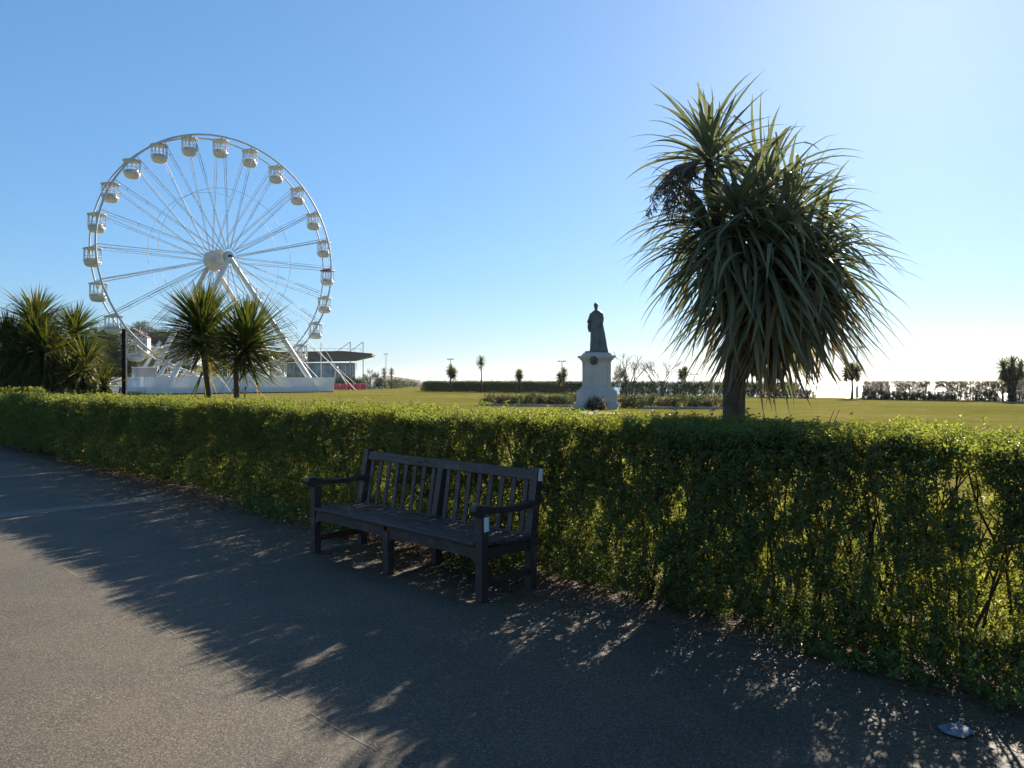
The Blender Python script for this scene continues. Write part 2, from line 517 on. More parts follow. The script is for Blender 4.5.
def plant_sprigs(pos, dirs, sc, tint_bias=0.0, r=rng, clump_seed=2, clump=1.2):
    """foliage and twig arrays for shoots at pos"""
    n = len(pos)
    which = r.integers(0, len(SPRIGS), n)
    roll = r.uniform(0, 6.28, n)
    Rm = frames(dirs, roll)
    LV, LF, TV, TF, TI = [], [], [], [], []
    lo = to = 0
    cl = vnoise(pos * clump, clump_seed)
    for k, (vs, fs, tv, tf) in enumerate(SPRIGS):
        m = which == k
        if not m.any(): continue
        a, b = scatter(vs, fs, Rm[m], sc[m], pos[m])
        LV.append(a); LF.append(b + lo); lo += len(a)
        per = len(fs)
        base = np.repeat((.55 * cl[m] + .25 * r.random(m.sum()) + tint_bias)[:, None], per // 2, 1) + .25 * r.random((m.sum(), per // 2))
        TI.append(np.repeat(base.ravel(), 2))
        a, b = scatter(tv, tf, Rm[m], sc[m], pos[m])
        TV.append(a); TF.append(b + to); to += len(a)
    return np.concatenate(LV), np.concatenate(LF), np.clip(np.concatenate(TI), 0, 1), np.concatenate(TV), np.concatenate(TF)

def grow_bush_stems(mb, base, top, r0, rnd, n=5):
    pts = []
    for k in range(n):
        t = k / (n - 1)
        p = base.lerp(top, t)
        if 0 < k < n - 1: p = p + Vector((rnd.uniform(-.04, .04), rnd.uniform(-.04, .04), 0))
        pts.append(p)
    mb.tube(pts, [r0 * (1 - .7 * k / (n - 1)) for k in range(n)], 5, cap=False)
    return pts

HF, HT, HH = 4.45, 5.45, 1.33        # front face, back face, height

def hedge(name, s0, s1, label, dens, group):
    root = empty(name, SN((s0 + s1) / 2, (HF + HT) / 2), 0, label, 'hedge', group)
    P, D, S = [], [], []
    s = s0
    while s < s1:
        e = min(s + .5, s1)
        mid = (s + e) / 2
        dist = math.hypot(mid, 4.45)
        lod = min(2.2, max(1.0, dist / 9.0))            # farther shoots are larger and fewer
        base = dens / lod ** 1.75 * (1 + .3 * min(1, max(0, (mid + 5) / 2)))
        for zone, frac in (('front', .40), ('top', .24), ('in', .24), ('back', .12)):
            k = int(base * (e - s) * frac)
            ss = rng.uniform(s, e, k)
            if zone == 'front':
                z = (HH - .07 * lod) * rng.random(k) ** .95
                n = HF + np.abs(rng.normal(0, .10, k))
                d = np.stack([rng.normal(0, .5, k), rng.normal(-.75, .4, k), rng.normal(.6, .5, k)], -1)
            elif zone == 'top':
                z = HH - .10 * lod - np.abs(rng.normal(0, .06, k)); n = rng.uniform(HF, HT, k)
                d = np.stack([rng.normal(0, .35, k), rng.normal(0, .35, k), np.full(k, 1.0)], -1)
            elif zone == 'in':
                z = (HH - .1 * lod) * rng.random(k); n = rng.uniform(HF + .15, HT - .1, k)
                d = np.stack([rng.normal(0, .6, k), rng.normal(0, .6, k), rng.normal(.6, .5, k)], -1)
            else:
                z = (HH - .08 * lod) * rng.random(k); n = HT - np.abs(rng.normal(0, .12, k))
                d = np.stack([rng.normal(0, .5, k), rng.normal(.7, .4, k), rng.normal(.6, .5, k)], -1)
            w = np.stack([ss * .9, z * 1.1, n * .3], -1)
            w2 = np.stack([ss * 3.1, z * 2.4, n * .9], -1)
            # clipped but uneven faces
            n = n + (vnoise(w, 21) - .5) * .22 + (vnoise(w2, 22) - .5) * .12
            z = z + ((vnoise(w, 23) - .5) * .07 + (vnoise(w2, 24) - .5) * .06) * (z / HH)
            # narrower foot
            foot = np.clip((.30 - z) / .30, 0, 1)
            n = n + foot * .13 * np.where(zone == 'back', -1, 1)
            # gaps: upright bare streaks, most open towards the near end
            near = np.clip((ss + 6.0) / 3.0, 0, 1)
            zs = z - (n - HF) * .3; sl = ss + (n - HF) * .25          # gaps run on through the hedge's thickness
            g = vnoise(np.stack([sl * 5.5, zs * 1.7, n * .45], -1), 31) * .28 + vnoise(np.stack([sl * 15, zs * 8, n * 1.1], -1), 32) * .72
            mid_h = np.clip((z - .22) / .2, 0, 1) * np.clip((1.16 - z) / .16, 0, 1)
            thr = .345 + mid_h * (.03 + .03 * near) - .1 * (mid_h < .3)
            keep = g > thr
            if zone == 'top': keep = g > .33
            if zone == 'front': keep &= (z > .05)
            P.append(np.stack([ss, n, z], -1)[keep]); D.append(d[keep])
            S.append((rng.uniform(.58, .92, k) * lod ** .95)[keep])
        # odd upright shoots above the clipped line
        k = int(9 * (e - s) / lod)
        ss = rng.uniform(s, e, k); n = rng.uniform(HF + .1, HT, k)
        P.append(np.stack([ss, n, HH - .10 + rng.random(k) * .05], -1))
        D.append(np.stack([rng.normal(0, .15, k), rng.normal(0, .15, k), np.ones(k)], -1)); S.append(rng.uniform(.8, 1.15, k))
        s = e
    # the end of the hedge is rounded over by leaf
    for se, sg in ((s0, -1), (s1, 1)):
        k = int(dens * .5)
        n = rng.uniform(HF, HT, k); z = HH * rng.random(k)
        P.append(np.stack([se + sg * np.abs(rng.normal(0, .06, k)), n, z], -1))
        D.append(np.stack([np.full(k, sg * .7), rng.normal(0, .4, k), rng.normal(.6, .4, k)], -1)); S.append(rng.uniform(.9, 1.4, k))
    P = np.concatenate(P); D = np.concatenate(D); S = np.concatenate(S)
    to_w = lambda q: np.stack([SQ * q[:, 0] + SQ * q[:, 1], -SQ * q[:, 0] + SQ * q[:, 1], q[:, 2]], -1)
    Pw, Dw = to_w(P), to_w(D)
    Pw = Pw - np.array(root.location)
    lv, lf, ti, tv, tf = plant_sprigs(Pw, Dw, S)
    link('foliage', np_mesh('foliage', lv, lf, M['privet'], {'tint': ti}), root)
    link('twigs', np_mesh('twigs', tv, tf, M['twig']), root)
    mb = MB(); rnd = random.Random(int(abs(s0) * 10))
    s = s0 + .1
    while s < s1:
        for k in range(rnd.randint(2, 3)):
            b = SN(s + rnd.uniform(-.08, .08), rnd.uniform(4.75, 5.1), 0) - root.location
            for j in range(rnd.randint(2, 4)):
                t = b + Vector((rnd.uniform(-.32, .32), rnd.uniform(-.32, .32), rnd.uniform(.95, 1.26)))
                pts = grow_bush_stems(mb, b, t, rnd.uniform(.006, .013), rnd)
                for q in range(2):
                    p = pts[rnd.randint(1, 3)]
                    grow_bush_stems(mb, p, p + Vector((rnd.uniform(-.25, .25), rnd.uniform(-.25, .25), rnd.uniform(.2, .5))), .006, rnd, 3)
        s += .26
    mb.build('stems', M['bark'], root)
    return root

hedge('clipped_hedge', -22.4, 3.4, 'long clipped green privet hedge running behind the wooden bench', 5600, None)
hedge('clipped_hedge', -44, -25.9, 'continuation of clipped hedge beyond the paved gap at far left', 2200, None)

# leaf litter and weeds at the hedge foot
def litter():
    k = 5200
    s = rng.uniform(-24, 3.5, k)
    n = 4.42 - np.abs(rng.normal(0, .22, k)) * (.6 + vnoise(np.stack([s * 1.3, s * 0, s * 0], -1), 8)) + rng.uniform(0, .5, k)
    tv = np.array([[-.5, 0, .05], [-.1, .26, .16], [.5, 0, .1], [-.1, -.26, .2]]); tf = np.array([[0, 1, 2, 3]])
    d = np.stack([rng.normal(0, .35, k), rng.normal(0, .35, k), np.ones(k)], -1)
    v, f = scatter(tv, tf, frames(d, rng.uniform(0, 6.28, k)), rng.uniform(.016, .042, k), np.stack([SQ * s + SQ * n, -SQ * s + SQ * n, np.full(k, .010)], -1))
    setp(link('leaf_litter', np_mesh('leaf_litter', v, f, M['litter'], {'tint': rng.random(k)})), kind='stuff')
    k = 1500
    s = rng.uniform(-10, 3.4, k)
    c = vnoise(np.stack([s * 1.7, s * 0, s * 0], -1), 12)
    ok = c + .18 * np.clip((s + 6) / 6, 0, 1) > .5
    s = s[ok]; k = len(s)
    n = 4.40 - np.abs(rng.normal(0, .09, k)) + .1 * rng.random(k)
    pos = np.stack([SQ * s + SQ * n, -SQ * s + SQ * n, .01 + .16 * rng.random(k) ** 2], -1)
    d = np.stack([rng.normal(-.2, .5, k), rng.normal(-.3, .5, k), np.full(k, .7)], -1)
    lv, lf, ti, tv, tf = plant_sprigs(pos, d, rng.uniform(.75, 1.35, k), .12)
    setp(link('weeds', np_mesh('weeds', lv, lf, M['weed'], {'tint': ti})), kind='stuff')
litter()

# grass tufts on the strip of lawn right behind the hedge
def grass_strip():
    k = 26000
    s = rng.uniform(-9, 5, k); n = 5.9 + 6 * rng.random(k) ** 1.6
    tv = np.array([[-.07, 0, 0], [.07, 0, 0], [.045, .16, .6], [-.045, .16, .6], [0, .42, 1.0], [0, .42, 1.0]])
    tf = np.array([[0, 1, 2, 3], [3, 2, 4, 5]])
    d = np.stack([rng.normal(0, .25, k), rng.normal(0, .25, k), np.ones(k)], -1)
    v, f = scatter(tv, tf, frames(d, rng.uniform(0, 6.28, k)), rng.uniform(.04, .085, k), np.stack([SQ * s + SQ * n, -SQ * s + SQ * n, np.full(k, -.005)], -1))
    setp(link('grass', np_mesh('grass', v, f, M['grass'], {'tint': np.repeat(rng.random(k), 2)})), kind='stuff')
M['grass'] = leaf_mat('grass_blade', [(0, (.10, .12, .025)), (.6, (.16, .15, .04)), (1, (.26, .20, .08))], .4, (1.1, 1.05, .5))
grass_strip()

# scrap of plastic on the asphalt
mb = MB()
g = 7
vs = [(.13 * (i / (g - 1) - .5) * (1 + .3 * random.random()), .10 * (j / (g - 1) - .5) * (1 + .4 * random.random()), .008 + .012 * random.random()) for i in range(g) for j in range(g)]
fs = [(i * g + j, (i + 1) * g + j, (i + 1) * g + j + 1, i * g + j + 1) for i in range(g - 1) for j in range(g - 1)]
mb.add(vs, fs)
o = mb.build('plastic_scrap', M['plastic'], None, at(958, 1232 / 353.0, 0), (0, 0, .4))
setp(o, 'crumpled pale plastic scrap lying on the path by the hedge foot', 'litter')

# ================================================================== BENCH
def bench():
    root = empty('park_bench', SN(-5.215, 4.02), R(-45), 'dark brown wooden park bench with curved armrests in front of hedge', 'bench')
    W = M['wood']
    hx = 1.172
    # y: 0 is the middle between front (-.25) and rear (+.26) leg lines
    def b(name, c, size, rot=None, bev=.006, mat=W, parent=root):
        m = MB(); m.box(c, size, rot, bev); return m.build(name, mat, parent)
    for x in (-hx + .035, 0, hx - .035):
        side = x != 0
        m = MB()
        hgt_ = .615 if side else .36
        m.box((x, -.25, hgt_ / 2), (.072, .075, hgt_), None, .006)
        o = m.build('front_leg', W, root)
        if x > .5:
            t = MB(); t.box((x + .0385, -.240, .560), (.005, .046, .105), None, .002)
            t.build('tag', M['tag'], o)
        # rear leg: upright below the seat, raked above
        m = MB()
        prof = [(.225, 0), (.295, 0), (.298, .42), (.372, .925), (.310, .925), (.228, .43)]
        if not side: prof = [(.225, 0), (.295, 0), (.298, .42), (.362, .86), (.312, .86), (.228, .43)]
        m.prism(prof, x - .034, x + .034, lambda a, bb, d: Vector((d, a, bb)))
        o = m.build('rear_leg', W, root)
        if x > .5:
            t = MB(); t.box((x + .0365, .334, .868), (.005, .042, .095), Matrix.Rotation(-.15, 3, 'X'), .002)
            t.build('tag', M['tag'], o)
    # seat planks, dished
    for k, (y, z) in enumerate(((-.262, .412), (-.170, .412), (-.080, .405), (.010, .398), (.100, .394), (.184, .392))):
        b('seat_slat', (0, y, z), (2 * hx - (.0 if k else .146), .080, .028), Matrix.Rotation((.05, .0, -.06, -.06, -.03, 0)[k], 3, 'X'), .006)
    # front apron with arched ends
    for x0, x1 in ((-hx + .072, -.037), (.037, hx - .072)):
        m = MB()
        pts = [(x0, .395), (x1, .395), (x1, .255), (x1 - .02 * 1, .285), (x1 - .06, .303), (x1 - .12, .31), (x0 + .12, .31), (x0 + .06, .303), (x0 + .02, .285), (x0, .255)]
        m.prism(pts, -.272, -.240, lambda a, bb, d: Vector((a, d, bb)))
        m.build('apron', W, root)
    b('rear_rail', (0, .25, .345), (2 * hx - .15, .034, .085))
    for x in (-hx + .035, 0, hx - .035):
        b('side_rail', (x, .005, .345), (.04, .43, .08))
    for x in (-hx + .035, hx - .035):
        b('stretcher', (x, .005, .135), (.036, .43, .055))
    # back
    rk = Matrix.Rotation(-.155, 3, 'X')
    yb = lambda z: .262 + (z - .42) * .157
    b('top_rail', (0, yb(.862) - .002, .862), (2 * hx - .142, .036, .088), rk)
    b('lower_rail', (0, yb(.385) + .01, .385), (2 * hx - .142, .034, .06), rk)
    n = 8
    for side in (-1, 1):
        for k in range(n):
            x = side * (.037 + (hx - .072 - .037) * (k + .5) / n)
            zc = .625
            b('back_slat', (x, yb(zc), zc), (.050, .016, .44), rk, .003)
    # arms: swept, rolled over at the front
    for sg in (-1, 1):
        x = sg * (hx - .035)
        top = [(-.335, .640), (-.352, .662), (-.345, .690), (-.318, .705), (-.27, .702), (-.18, .682), (-.06, .664), (.08, .660), (.20, .670), (.30, .682)]
        bot = [(.290, .632), (.19, .620), (.08, .613), (-.06, .622), (-.18, .630), (-.25, .630), (-.29, .615), (-.315, .616)]
        m = MB()
        m.prism(top + bot, x - .036, x + .036, lambda a, bb, d: Vector((d, a, bb)))
        o = m.build('armrest', W, root)
        md = o.modifiers.new('bevel', 'BEVEL'); md.width = .008; md.segments = 2; md.limit_method = 'ANGLE'; md.angle_limit = R(50)
    return root
bench()

# ================================================================== CORDYLINE PALMS
def strap(vs, fs, ti, base, d, L, w, droop, tint, seg=7, r=random, kink=0.0):
    """one strap leaf: arches over under its own weight, V-shaped section, tapering to a point"""
    d = d.normalized()
    side = d.cross(Vector((0, 0, 1)))
    if side.length < .05: side = Vector((r.uniform(-1, 1), r.uniform(-1, 1), 0))
    side.normalize()
    side = (side + d.cross(side) * r.uniform(-.35, .35)).normalized()
    p = base.copy(); b0 = len(vs)
    st = L / seg
    curl = r.uniform(-.09, .09) if seg > 6 else 0.0
    for k in range(seg + 1):
        t = k / seg
        ww = w * (.55 + 1.6 * t if t < .28 else 1.0 * (1 - ((t - .28) / .72) ** 1.7)) * .5
        ww = max(ww, .0006)
        nv = side.cross(d).normalized()
        vs.append(tuple(p - side * ww + nv * ww * .35)); vs.append(tuple(p)); vs.append(tuple(p + side * ww + nv * ww * .35))
        if k:
            a = b0 + (k - 1) * 3
            fs += [(a, a + 1, a + 4, a + 3), (a + 1, a + 2, a + 5, a + 4)]
            ti += [tint, tint]
        p = p + d * st
        g = droop * (.35 + 1.5 * t) / seg
        if kink and k == kink: g += 1.0
        d = (d + Vector((0, 0, -1)) * g * (1.1 - abs(min(0, d.z)) * 0.9) + side * curl).normalized()
        side = (side - d * side.dot(d)).normalized()

def head(vs, fs, ti, c, axis, n, L, w, th0, th1, droop, r, dead=.0, seg=7, pw=.75, stem=.0):
    if seg == 7: seg = 9
    axis = axis.normalized()
    u = axis.cross(Vector((.3, .7, .1))).normalized(); v_ = axis.cross(u)
    for i in range(n):
        t = (i + r.random()) / n
        th = R(th0 + (th1 - th0) * t ** pw + r.uniform(-9, 9))
        az = i * 2.39996 + r.uniform(-.25, .25)
        d = axis * math.cos(th) + (u * math.cos(az) + v_ * math.sin(az)) * math.sin(th)
        base = c - axis * (stem * t) + d * .03
        isdead = t > .6 and r.random() < dead
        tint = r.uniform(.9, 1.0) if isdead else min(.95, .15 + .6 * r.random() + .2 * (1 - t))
        strap(vs, fs, ti, base, d, L * r.uniform(.72, 1.08) * (.8 if t < .12 else 1), w * r.uniform(.8, 1.15),
              droop * r.uniform(.5, 1.45) * ((.65 + .6 * t) if seg > 7 else (.35 + .9 * t)), tint, seg, r, kink=(r.randint(2, 5) if r.random() < .06 else 0))

def strap_mesh(name, vs, fs, ti, mat):
    return np_mesh(name, np.array(vs), np.array(fs), mat, {'tint': np.array(ti)}, smooth=True)

def big_palm():
    Z = 7.0
    base = at(735, Z)
    root = empty('cordyline_palm', base, 0, 'tall bushy cordyline palm with long drooping green leaves greyed for glare behind the hedge', 'palm tree')
    r = random.Random(3)
    def q(px, py, dy=0.0):                 # a point beside the trunk, dy metres behind the trunk's plane
        return Vector(((px - 512) / F * (Z + dy), Z + dy, hgt(py, Z + dy))) - base
    heads = [  # point, depth, axis, leaves, length, th0, th1, droop, stem drop
        (708, 154, .05, (-.12, -.1, 1), 76, .86, 4, 112, .95, .12),
        (766, 186, .15, (.35, .0, 1), 50, .92, 4, 108, 1.15, .14),
        (792, 212, -.1, (.45, -.1, 1), 54, .84, 5, 115, 1.6, .12),
        (820, 245, .1, (.5, .0, .75), 80, .84, 8, 130, 1.7, .2),
        (738, 214, -.35, (-.25, -.5, .8), 80, 1.12, 8, 130, 2.4, .2),
        (775, 245, -.40, (.15, -.6, .75), 98, 1.28, 8, 140, 2.8, .35),
        (708, 228, .1, (-.8, .0, .6), 85, 1.04, 8, 118, 2.2, .15),
        (760, 225, .45, (.1, .6, .8), 62, 1.02, 8, 130, 1.6, .2),
        (806, 274, -.15, (.5, -.3, .6), 95, 1.2, 10, 130, 2.4, .3),
        (716, 258, -.15, (-.6, -.4, .5), 70, 1.02, 20, 120, 2.2, .15),
        (770, 285, -.25, (.1, -.6, .4), 90, 1.15, 20, 140, 2.2, .3),
    ]
    vs, fs, ti = [], [], []
    tr = MB()
    fork = q(742, 345)
    tr.tube([Vector((0, 0, -.02)), Vector((-.01, 0, .35)), q(734, 385), q(737, 365), fork, q(746, 310)], [.145, .112, .10, .105, .10, .085], 12)
    tr.tube([q(739, 372), q(758, 350, -.05), q(775, 315, -.1), q(790, 290, -.1)], [.09, .085, .07, .06], 10)
    for (px, py, dy, ax, n, L, t0, t1, dr, stem) in heads:
        c = q(px, py, dy)
        mid = fork.lerp(c, .55) + Vector((0, 0, -.12))
        tr.tube([fork, mid, c - Vector(ax).normalized() * .05], [.075, .055, .035], 8)
        head(vs, fs, ti, c, Vector(ax), int(n * 1.2), L * .94, .050, t0, t1, dr, r, dead=.05, stem=stem)
    link('crown', strap_mesh('crown', vs, fs, ti, M['cord']), root)
    # skirt of old leaves hanging round the fork
    vs, fs, ti = [], [], []
    for i in range(380):
        t = r.random()
        px = 742 + 90 * t + r.uniform(-10, 10)
        c = q(px - 6, 275 + r.uniform(-25, 40) - 12 * t, r.uniform(-.4, .4))
        az = r.uniform(0, 6.28)
        d = Vector((math.cos(az) * .42 + .14 * t, math.sin(az) * .42, -.7 + r.uniform(-.2, .35)))
        strap(vs, fs, ti, c, d, r.uniform(.65, 1.05), .046 * r.uniform(.7, 1.1), 1.1, r.random(), 7, r)
    for i in range(120):
        c = q(r.uniform(742, 785), r.uniform(300, 345), r.uniform(-.15, .15))
        az = r.uniform(0, 6.28)
        d = Vector((math.cos(az) * .25, math.sin(az) * .25, -1))
        strap(vs, fs, ti, c, d, r.uniform(.35, .62), .035 * r.uniform(.7, 1.1), 1.0, r.random() * .6, 5, r)
    link('withered_leaves', strap_mesh('withered_leaves', vs, fs, ti, M['dead']), root)
    tr.build('trunk', M['bark'], root)
    # branching seed cluster on the left
    sc = MB()
    for j, (ex, ey) in enumerate(((646, 212), (657, 222), (670, 224), (684, 218), (652, 198), (668, 203), (660, 188), (690, 205))):
        a = q(700, 160, -.1); e = q(ex, ey, r.uniform(-.4, -.12))
        m_ = a.lerp(e, .45) + Vector((-.05, 0, .06))
        sc.tube([a, m_, e], [.008, .006, .003], 4, cap=False)
        for k in range(34):
            t = r.uniform(.2, 1)
            p = a.lerp(m_, t / .5) if t < .5 else m_.lerp(e, (t - .5) / .5)
            d = Vector((r.uniform(-.7, .6), r.uniform(-.7, .7), r.uniform(-1, .15)))
            e2 = p + d * r.uniform(.06, .14)
            sc.tube([p, p.lerp(e2, .5) + Vector((0, 0, .01)), e2 - Vector((0, 0, .03))], [.004, .0035, .002], 3, cap=False)
            for _ in range(2):
                p2 = p.lerp(e2, r.uniform(.4, 1))
                sc.tube([p2, p2 + Vector((r.uniform(-.05, .05), r.uniform(-.05, .05), -r.uniform(.02, .07)))], [.004, .003], 3, cap=False)
    sc.build('seed_cluster', M['panicle'], root)
big_palm()

def palm(base, heads, label, group=None, skirt=0, L=.8, trunk=None, seed=1, mat='cord_far', w=.05, seg=5, droop=.55, th1=125, n=110, dead=.3, trad=.09):
    """cordyline with given head points (local)"""
    root = empty('cordyline_palm', base, 0, label, 'palm tree', group)
    r = random.Random(seed)
    vs, fs, ti = [], [], []
    tr = MB()
    for hd in heads:
        c = Vector(hd[:3]); ax = Vector(hd[3]) if len(hd) > 3 else Vector((0, 0, 1))
        k = hd[4] if len(hd) > 4 else 1.0
        head(vs, fs, ti, c, ax, int(n * k), L * (hd[5] if len(hd) > 5 else 1), w, 0, th1, droop, r, dead, seg, .62, .35 * L)
        b0 = Vector(trunk) if trunk else Vector((0, 0, -.02))
        m1 = b0.lerp(c, .5) + Vector((r.uniform(-.08, .08), 0, -.1))
        tr.tube([b0, m1, c], [trad, trad * .8, trad * .6], 8)
        for i in range(skirt):
            az = r.uniform(0, 6.28)
            cc = c - Vector((0, 0, r.uniform(.1, .9) * L))
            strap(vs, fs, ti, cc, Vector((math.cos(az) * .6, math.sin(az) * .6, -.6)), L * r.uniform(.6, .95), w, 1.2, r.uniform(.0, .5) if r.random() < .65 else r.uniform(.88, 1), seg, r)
    link('crown', strap_mesh('crown', vs, fs, ti, M[mat]), root)
    if trunk: tr.tube([Vector((0, 0, -.02)), Vector(trunk) * .5 + Vector((.03, 0, 0)), Vector(trunk)], [trad * 1.5, trad * 1.2, trad], 8)
    tr.build('trunk', M['bark'], root)
    return root

ZP = 22.0
def lp(px, py, base, Z, dz=0):
    return tuple(Vector(((px - 512) / F * (Z + dz), Z + dz, hgt(py, Z + dz))) - base)
# pair right of the far-left clump
b = at(213, ZP)
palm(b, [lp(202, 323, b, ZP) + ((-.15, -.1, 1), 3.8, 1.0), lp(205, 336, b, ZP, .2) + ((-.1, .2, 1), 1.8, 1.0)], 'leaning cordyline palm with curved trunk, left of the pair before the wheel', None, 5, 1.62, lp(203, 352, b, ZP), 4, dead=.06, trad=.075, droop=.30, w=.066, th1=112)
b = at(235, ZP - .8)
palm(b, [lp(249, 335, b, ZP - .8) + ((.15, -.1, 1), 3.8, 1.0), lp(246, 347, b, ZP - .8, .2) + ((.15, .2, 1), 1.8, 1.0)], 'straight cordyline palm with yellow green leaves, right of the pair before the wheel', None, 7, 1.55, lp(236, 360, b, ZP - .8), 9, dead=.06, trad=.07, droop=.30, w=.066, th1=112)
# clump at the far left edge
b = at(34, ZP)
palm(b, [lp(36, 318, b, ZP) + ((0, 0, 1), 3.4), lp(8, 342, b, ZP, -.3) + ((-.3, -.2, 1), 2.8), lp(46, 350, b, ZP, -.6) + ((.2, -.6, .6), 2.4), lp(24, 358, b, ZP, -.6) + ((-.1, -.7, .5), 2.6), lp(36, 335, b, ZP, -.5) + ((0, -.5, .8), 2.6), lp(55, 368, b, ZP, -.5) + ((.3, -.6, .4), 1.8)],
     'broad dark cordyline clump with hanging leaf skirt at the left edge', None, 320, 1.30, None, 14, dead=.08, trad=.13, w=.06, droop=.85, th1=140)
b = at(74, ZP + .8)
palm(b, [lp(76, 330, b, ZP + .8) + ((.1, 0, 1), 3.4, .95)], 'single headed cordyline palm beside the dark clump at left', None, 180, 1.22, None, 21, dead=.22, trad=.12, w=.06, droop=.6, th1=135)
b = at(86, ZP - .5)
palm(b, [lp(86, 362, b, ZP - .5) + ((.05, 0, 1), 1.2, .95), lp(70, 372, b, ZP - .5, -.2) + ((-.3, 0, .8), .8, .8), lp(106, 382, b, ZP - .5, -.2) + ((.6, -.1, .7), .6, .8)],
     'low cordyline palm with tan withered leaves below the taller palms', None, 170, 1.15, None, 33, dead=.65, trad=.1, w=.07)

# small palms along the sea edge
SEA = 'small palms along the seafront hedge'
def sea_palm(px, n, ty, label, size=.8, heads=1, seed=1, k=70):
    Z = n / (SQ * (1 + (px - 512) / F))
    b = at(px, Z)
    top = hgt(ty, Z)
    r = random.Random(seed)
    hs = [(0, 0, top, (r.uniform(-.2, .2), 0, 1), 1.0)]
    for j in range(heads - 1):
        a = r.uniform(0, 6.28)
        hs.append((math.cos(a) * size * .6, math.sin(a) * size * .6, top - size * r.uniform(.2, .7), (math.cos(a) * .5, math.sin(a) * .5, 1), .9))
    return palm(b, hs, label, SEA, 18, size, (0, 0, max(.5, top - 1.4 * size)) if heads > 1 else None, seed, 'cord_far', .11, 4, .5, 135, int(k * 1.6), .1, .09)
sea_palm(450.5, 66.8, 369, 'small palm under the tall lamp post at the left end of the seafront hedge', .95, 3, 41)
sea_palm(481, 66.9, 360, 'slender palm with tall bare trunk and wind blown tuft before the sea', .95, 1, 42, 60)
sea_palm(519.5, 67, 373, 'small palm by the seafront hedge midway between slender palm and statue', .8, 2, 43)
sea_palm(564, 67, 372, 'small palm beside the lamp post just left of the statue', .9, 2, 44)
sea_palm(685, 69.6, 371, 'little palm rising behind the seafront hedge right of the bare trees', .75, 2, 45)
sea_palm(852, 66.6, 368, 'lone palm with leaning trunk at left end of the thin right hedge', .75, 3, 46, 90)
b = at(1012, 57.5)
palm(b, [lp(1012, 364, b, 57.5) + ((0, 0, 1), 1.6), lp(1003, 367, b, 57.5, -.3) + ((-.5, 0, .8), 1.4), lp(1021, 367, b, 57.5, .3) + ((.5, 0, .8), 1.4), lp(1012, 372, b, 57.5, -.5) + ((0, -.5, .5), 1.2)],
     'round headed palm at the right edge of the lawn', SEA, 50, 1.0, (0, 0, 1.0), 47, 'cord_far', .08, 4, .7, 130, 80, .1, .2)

# ================================================================== BUSHES, SEAFRONT HEDGES, BARE TREES
def blob_bush(name, base, rx, ry, h, mat, label, cat, group, seed, n=260, sc=1.4, z0=0.0):
    r = np.random.default_rng(seed)
    root = empty(name, base, 0, label, cat, group)
    d = r.normal(0, 1, (n, 3)); d[:, 2] = np.abs(d[:, 2]); d /= np.linalg.norm(d, axis=1, keepdims=True)
    rad = (.45 + .55 * r.random(n) ** .5) * (.75 + .5 * vnoise(d * 2.2 + seed, seed))
    pos = d * rad[:, None] * np.array([rx, ry, h]); pos[:, 2] += z0
    dr = d + r.normal(0, .4, (n, 3)); dr[:, 2] += .4
    lv, lf, ti, tv, tf = plant_sprigs(pos, dr, r.uniform(.8, 1.3, n) * sc, .05, r)
    link('foliage', np_mesh('foliage', lv, lf, M[mat], {'tint': ti}), root)
    mb = MB(); rnd = random.Random(seed)
    for k in range(6):
        i = rnd.randrange(n)
        mb.tube([(rnd.uniform(-.06, .06), rnd.uniform(-.06, .06), -.02), tuple(pos[i] * .5), tuple(pos[i])], [.02 * h + .008, .012 * h + .005, .004], 5, cap=False)
    mb.build('stems', M['twig'], root)
    return root

BED = 'low shrubs in the flower bed around the statue'
k = 0
for px, Z, w, h in ((492, 49, .75, .62), (507, 48.6, .7, .70), (522, 48.5, .8, .60), (534, 48, .65, .78), (547, 47.8, .75, .66), (558, 47.6, .7, .62), (571, 47.2, .8, .80),
                    (625, 44.8, .62, .75), (634, 44.4, .65, .66), (650, 44, .7, .75), (668, 43.8, .6, .62), (684, 43.5, .75, .78), (700, 43.4, .7, .60), (716, 43.2, .75, .76)):
    brown = k % 3 == 1
    blob_bush('garden_shrub', at(px, Z), w, w * .8, h * (.8 if brown else 1), 'shrub' if brown else 'evergreen', ('low brown' if brown else 'low dark green') + ' shrub in the statue flower bed', 'shrub', BED, 100 + k, 320, 1.7)
    k += 1
blob_bush('garden_shrub', at(596, 41.3), .55, .45, .55, 'shrub', 'dark rounded shrub right against the front of the statue base', 'shrub', None, 140, 300, 1.7)
# kerb stones of the bed
def bed_kerb(p0, p1, label):
    d = p1 - p0
    mb = MB(); mb.box((d.length / 2, 0, .05), (d.length, .14, .15), None, .02)
    return setp(mb.build('bed_kerb', M['paving'], None, p0, (0, 0, math.atan2(d.y, d.x))), label, 'kerb')
bed_kerb(at(643, 42.6), at(728, 42.0), 'pale stone kerb of the flower bed right of the statue')
bed_kerb(at(486, 47.6), at(572, 45.6), 'pale stone kerb of the flower bed left of the statue')
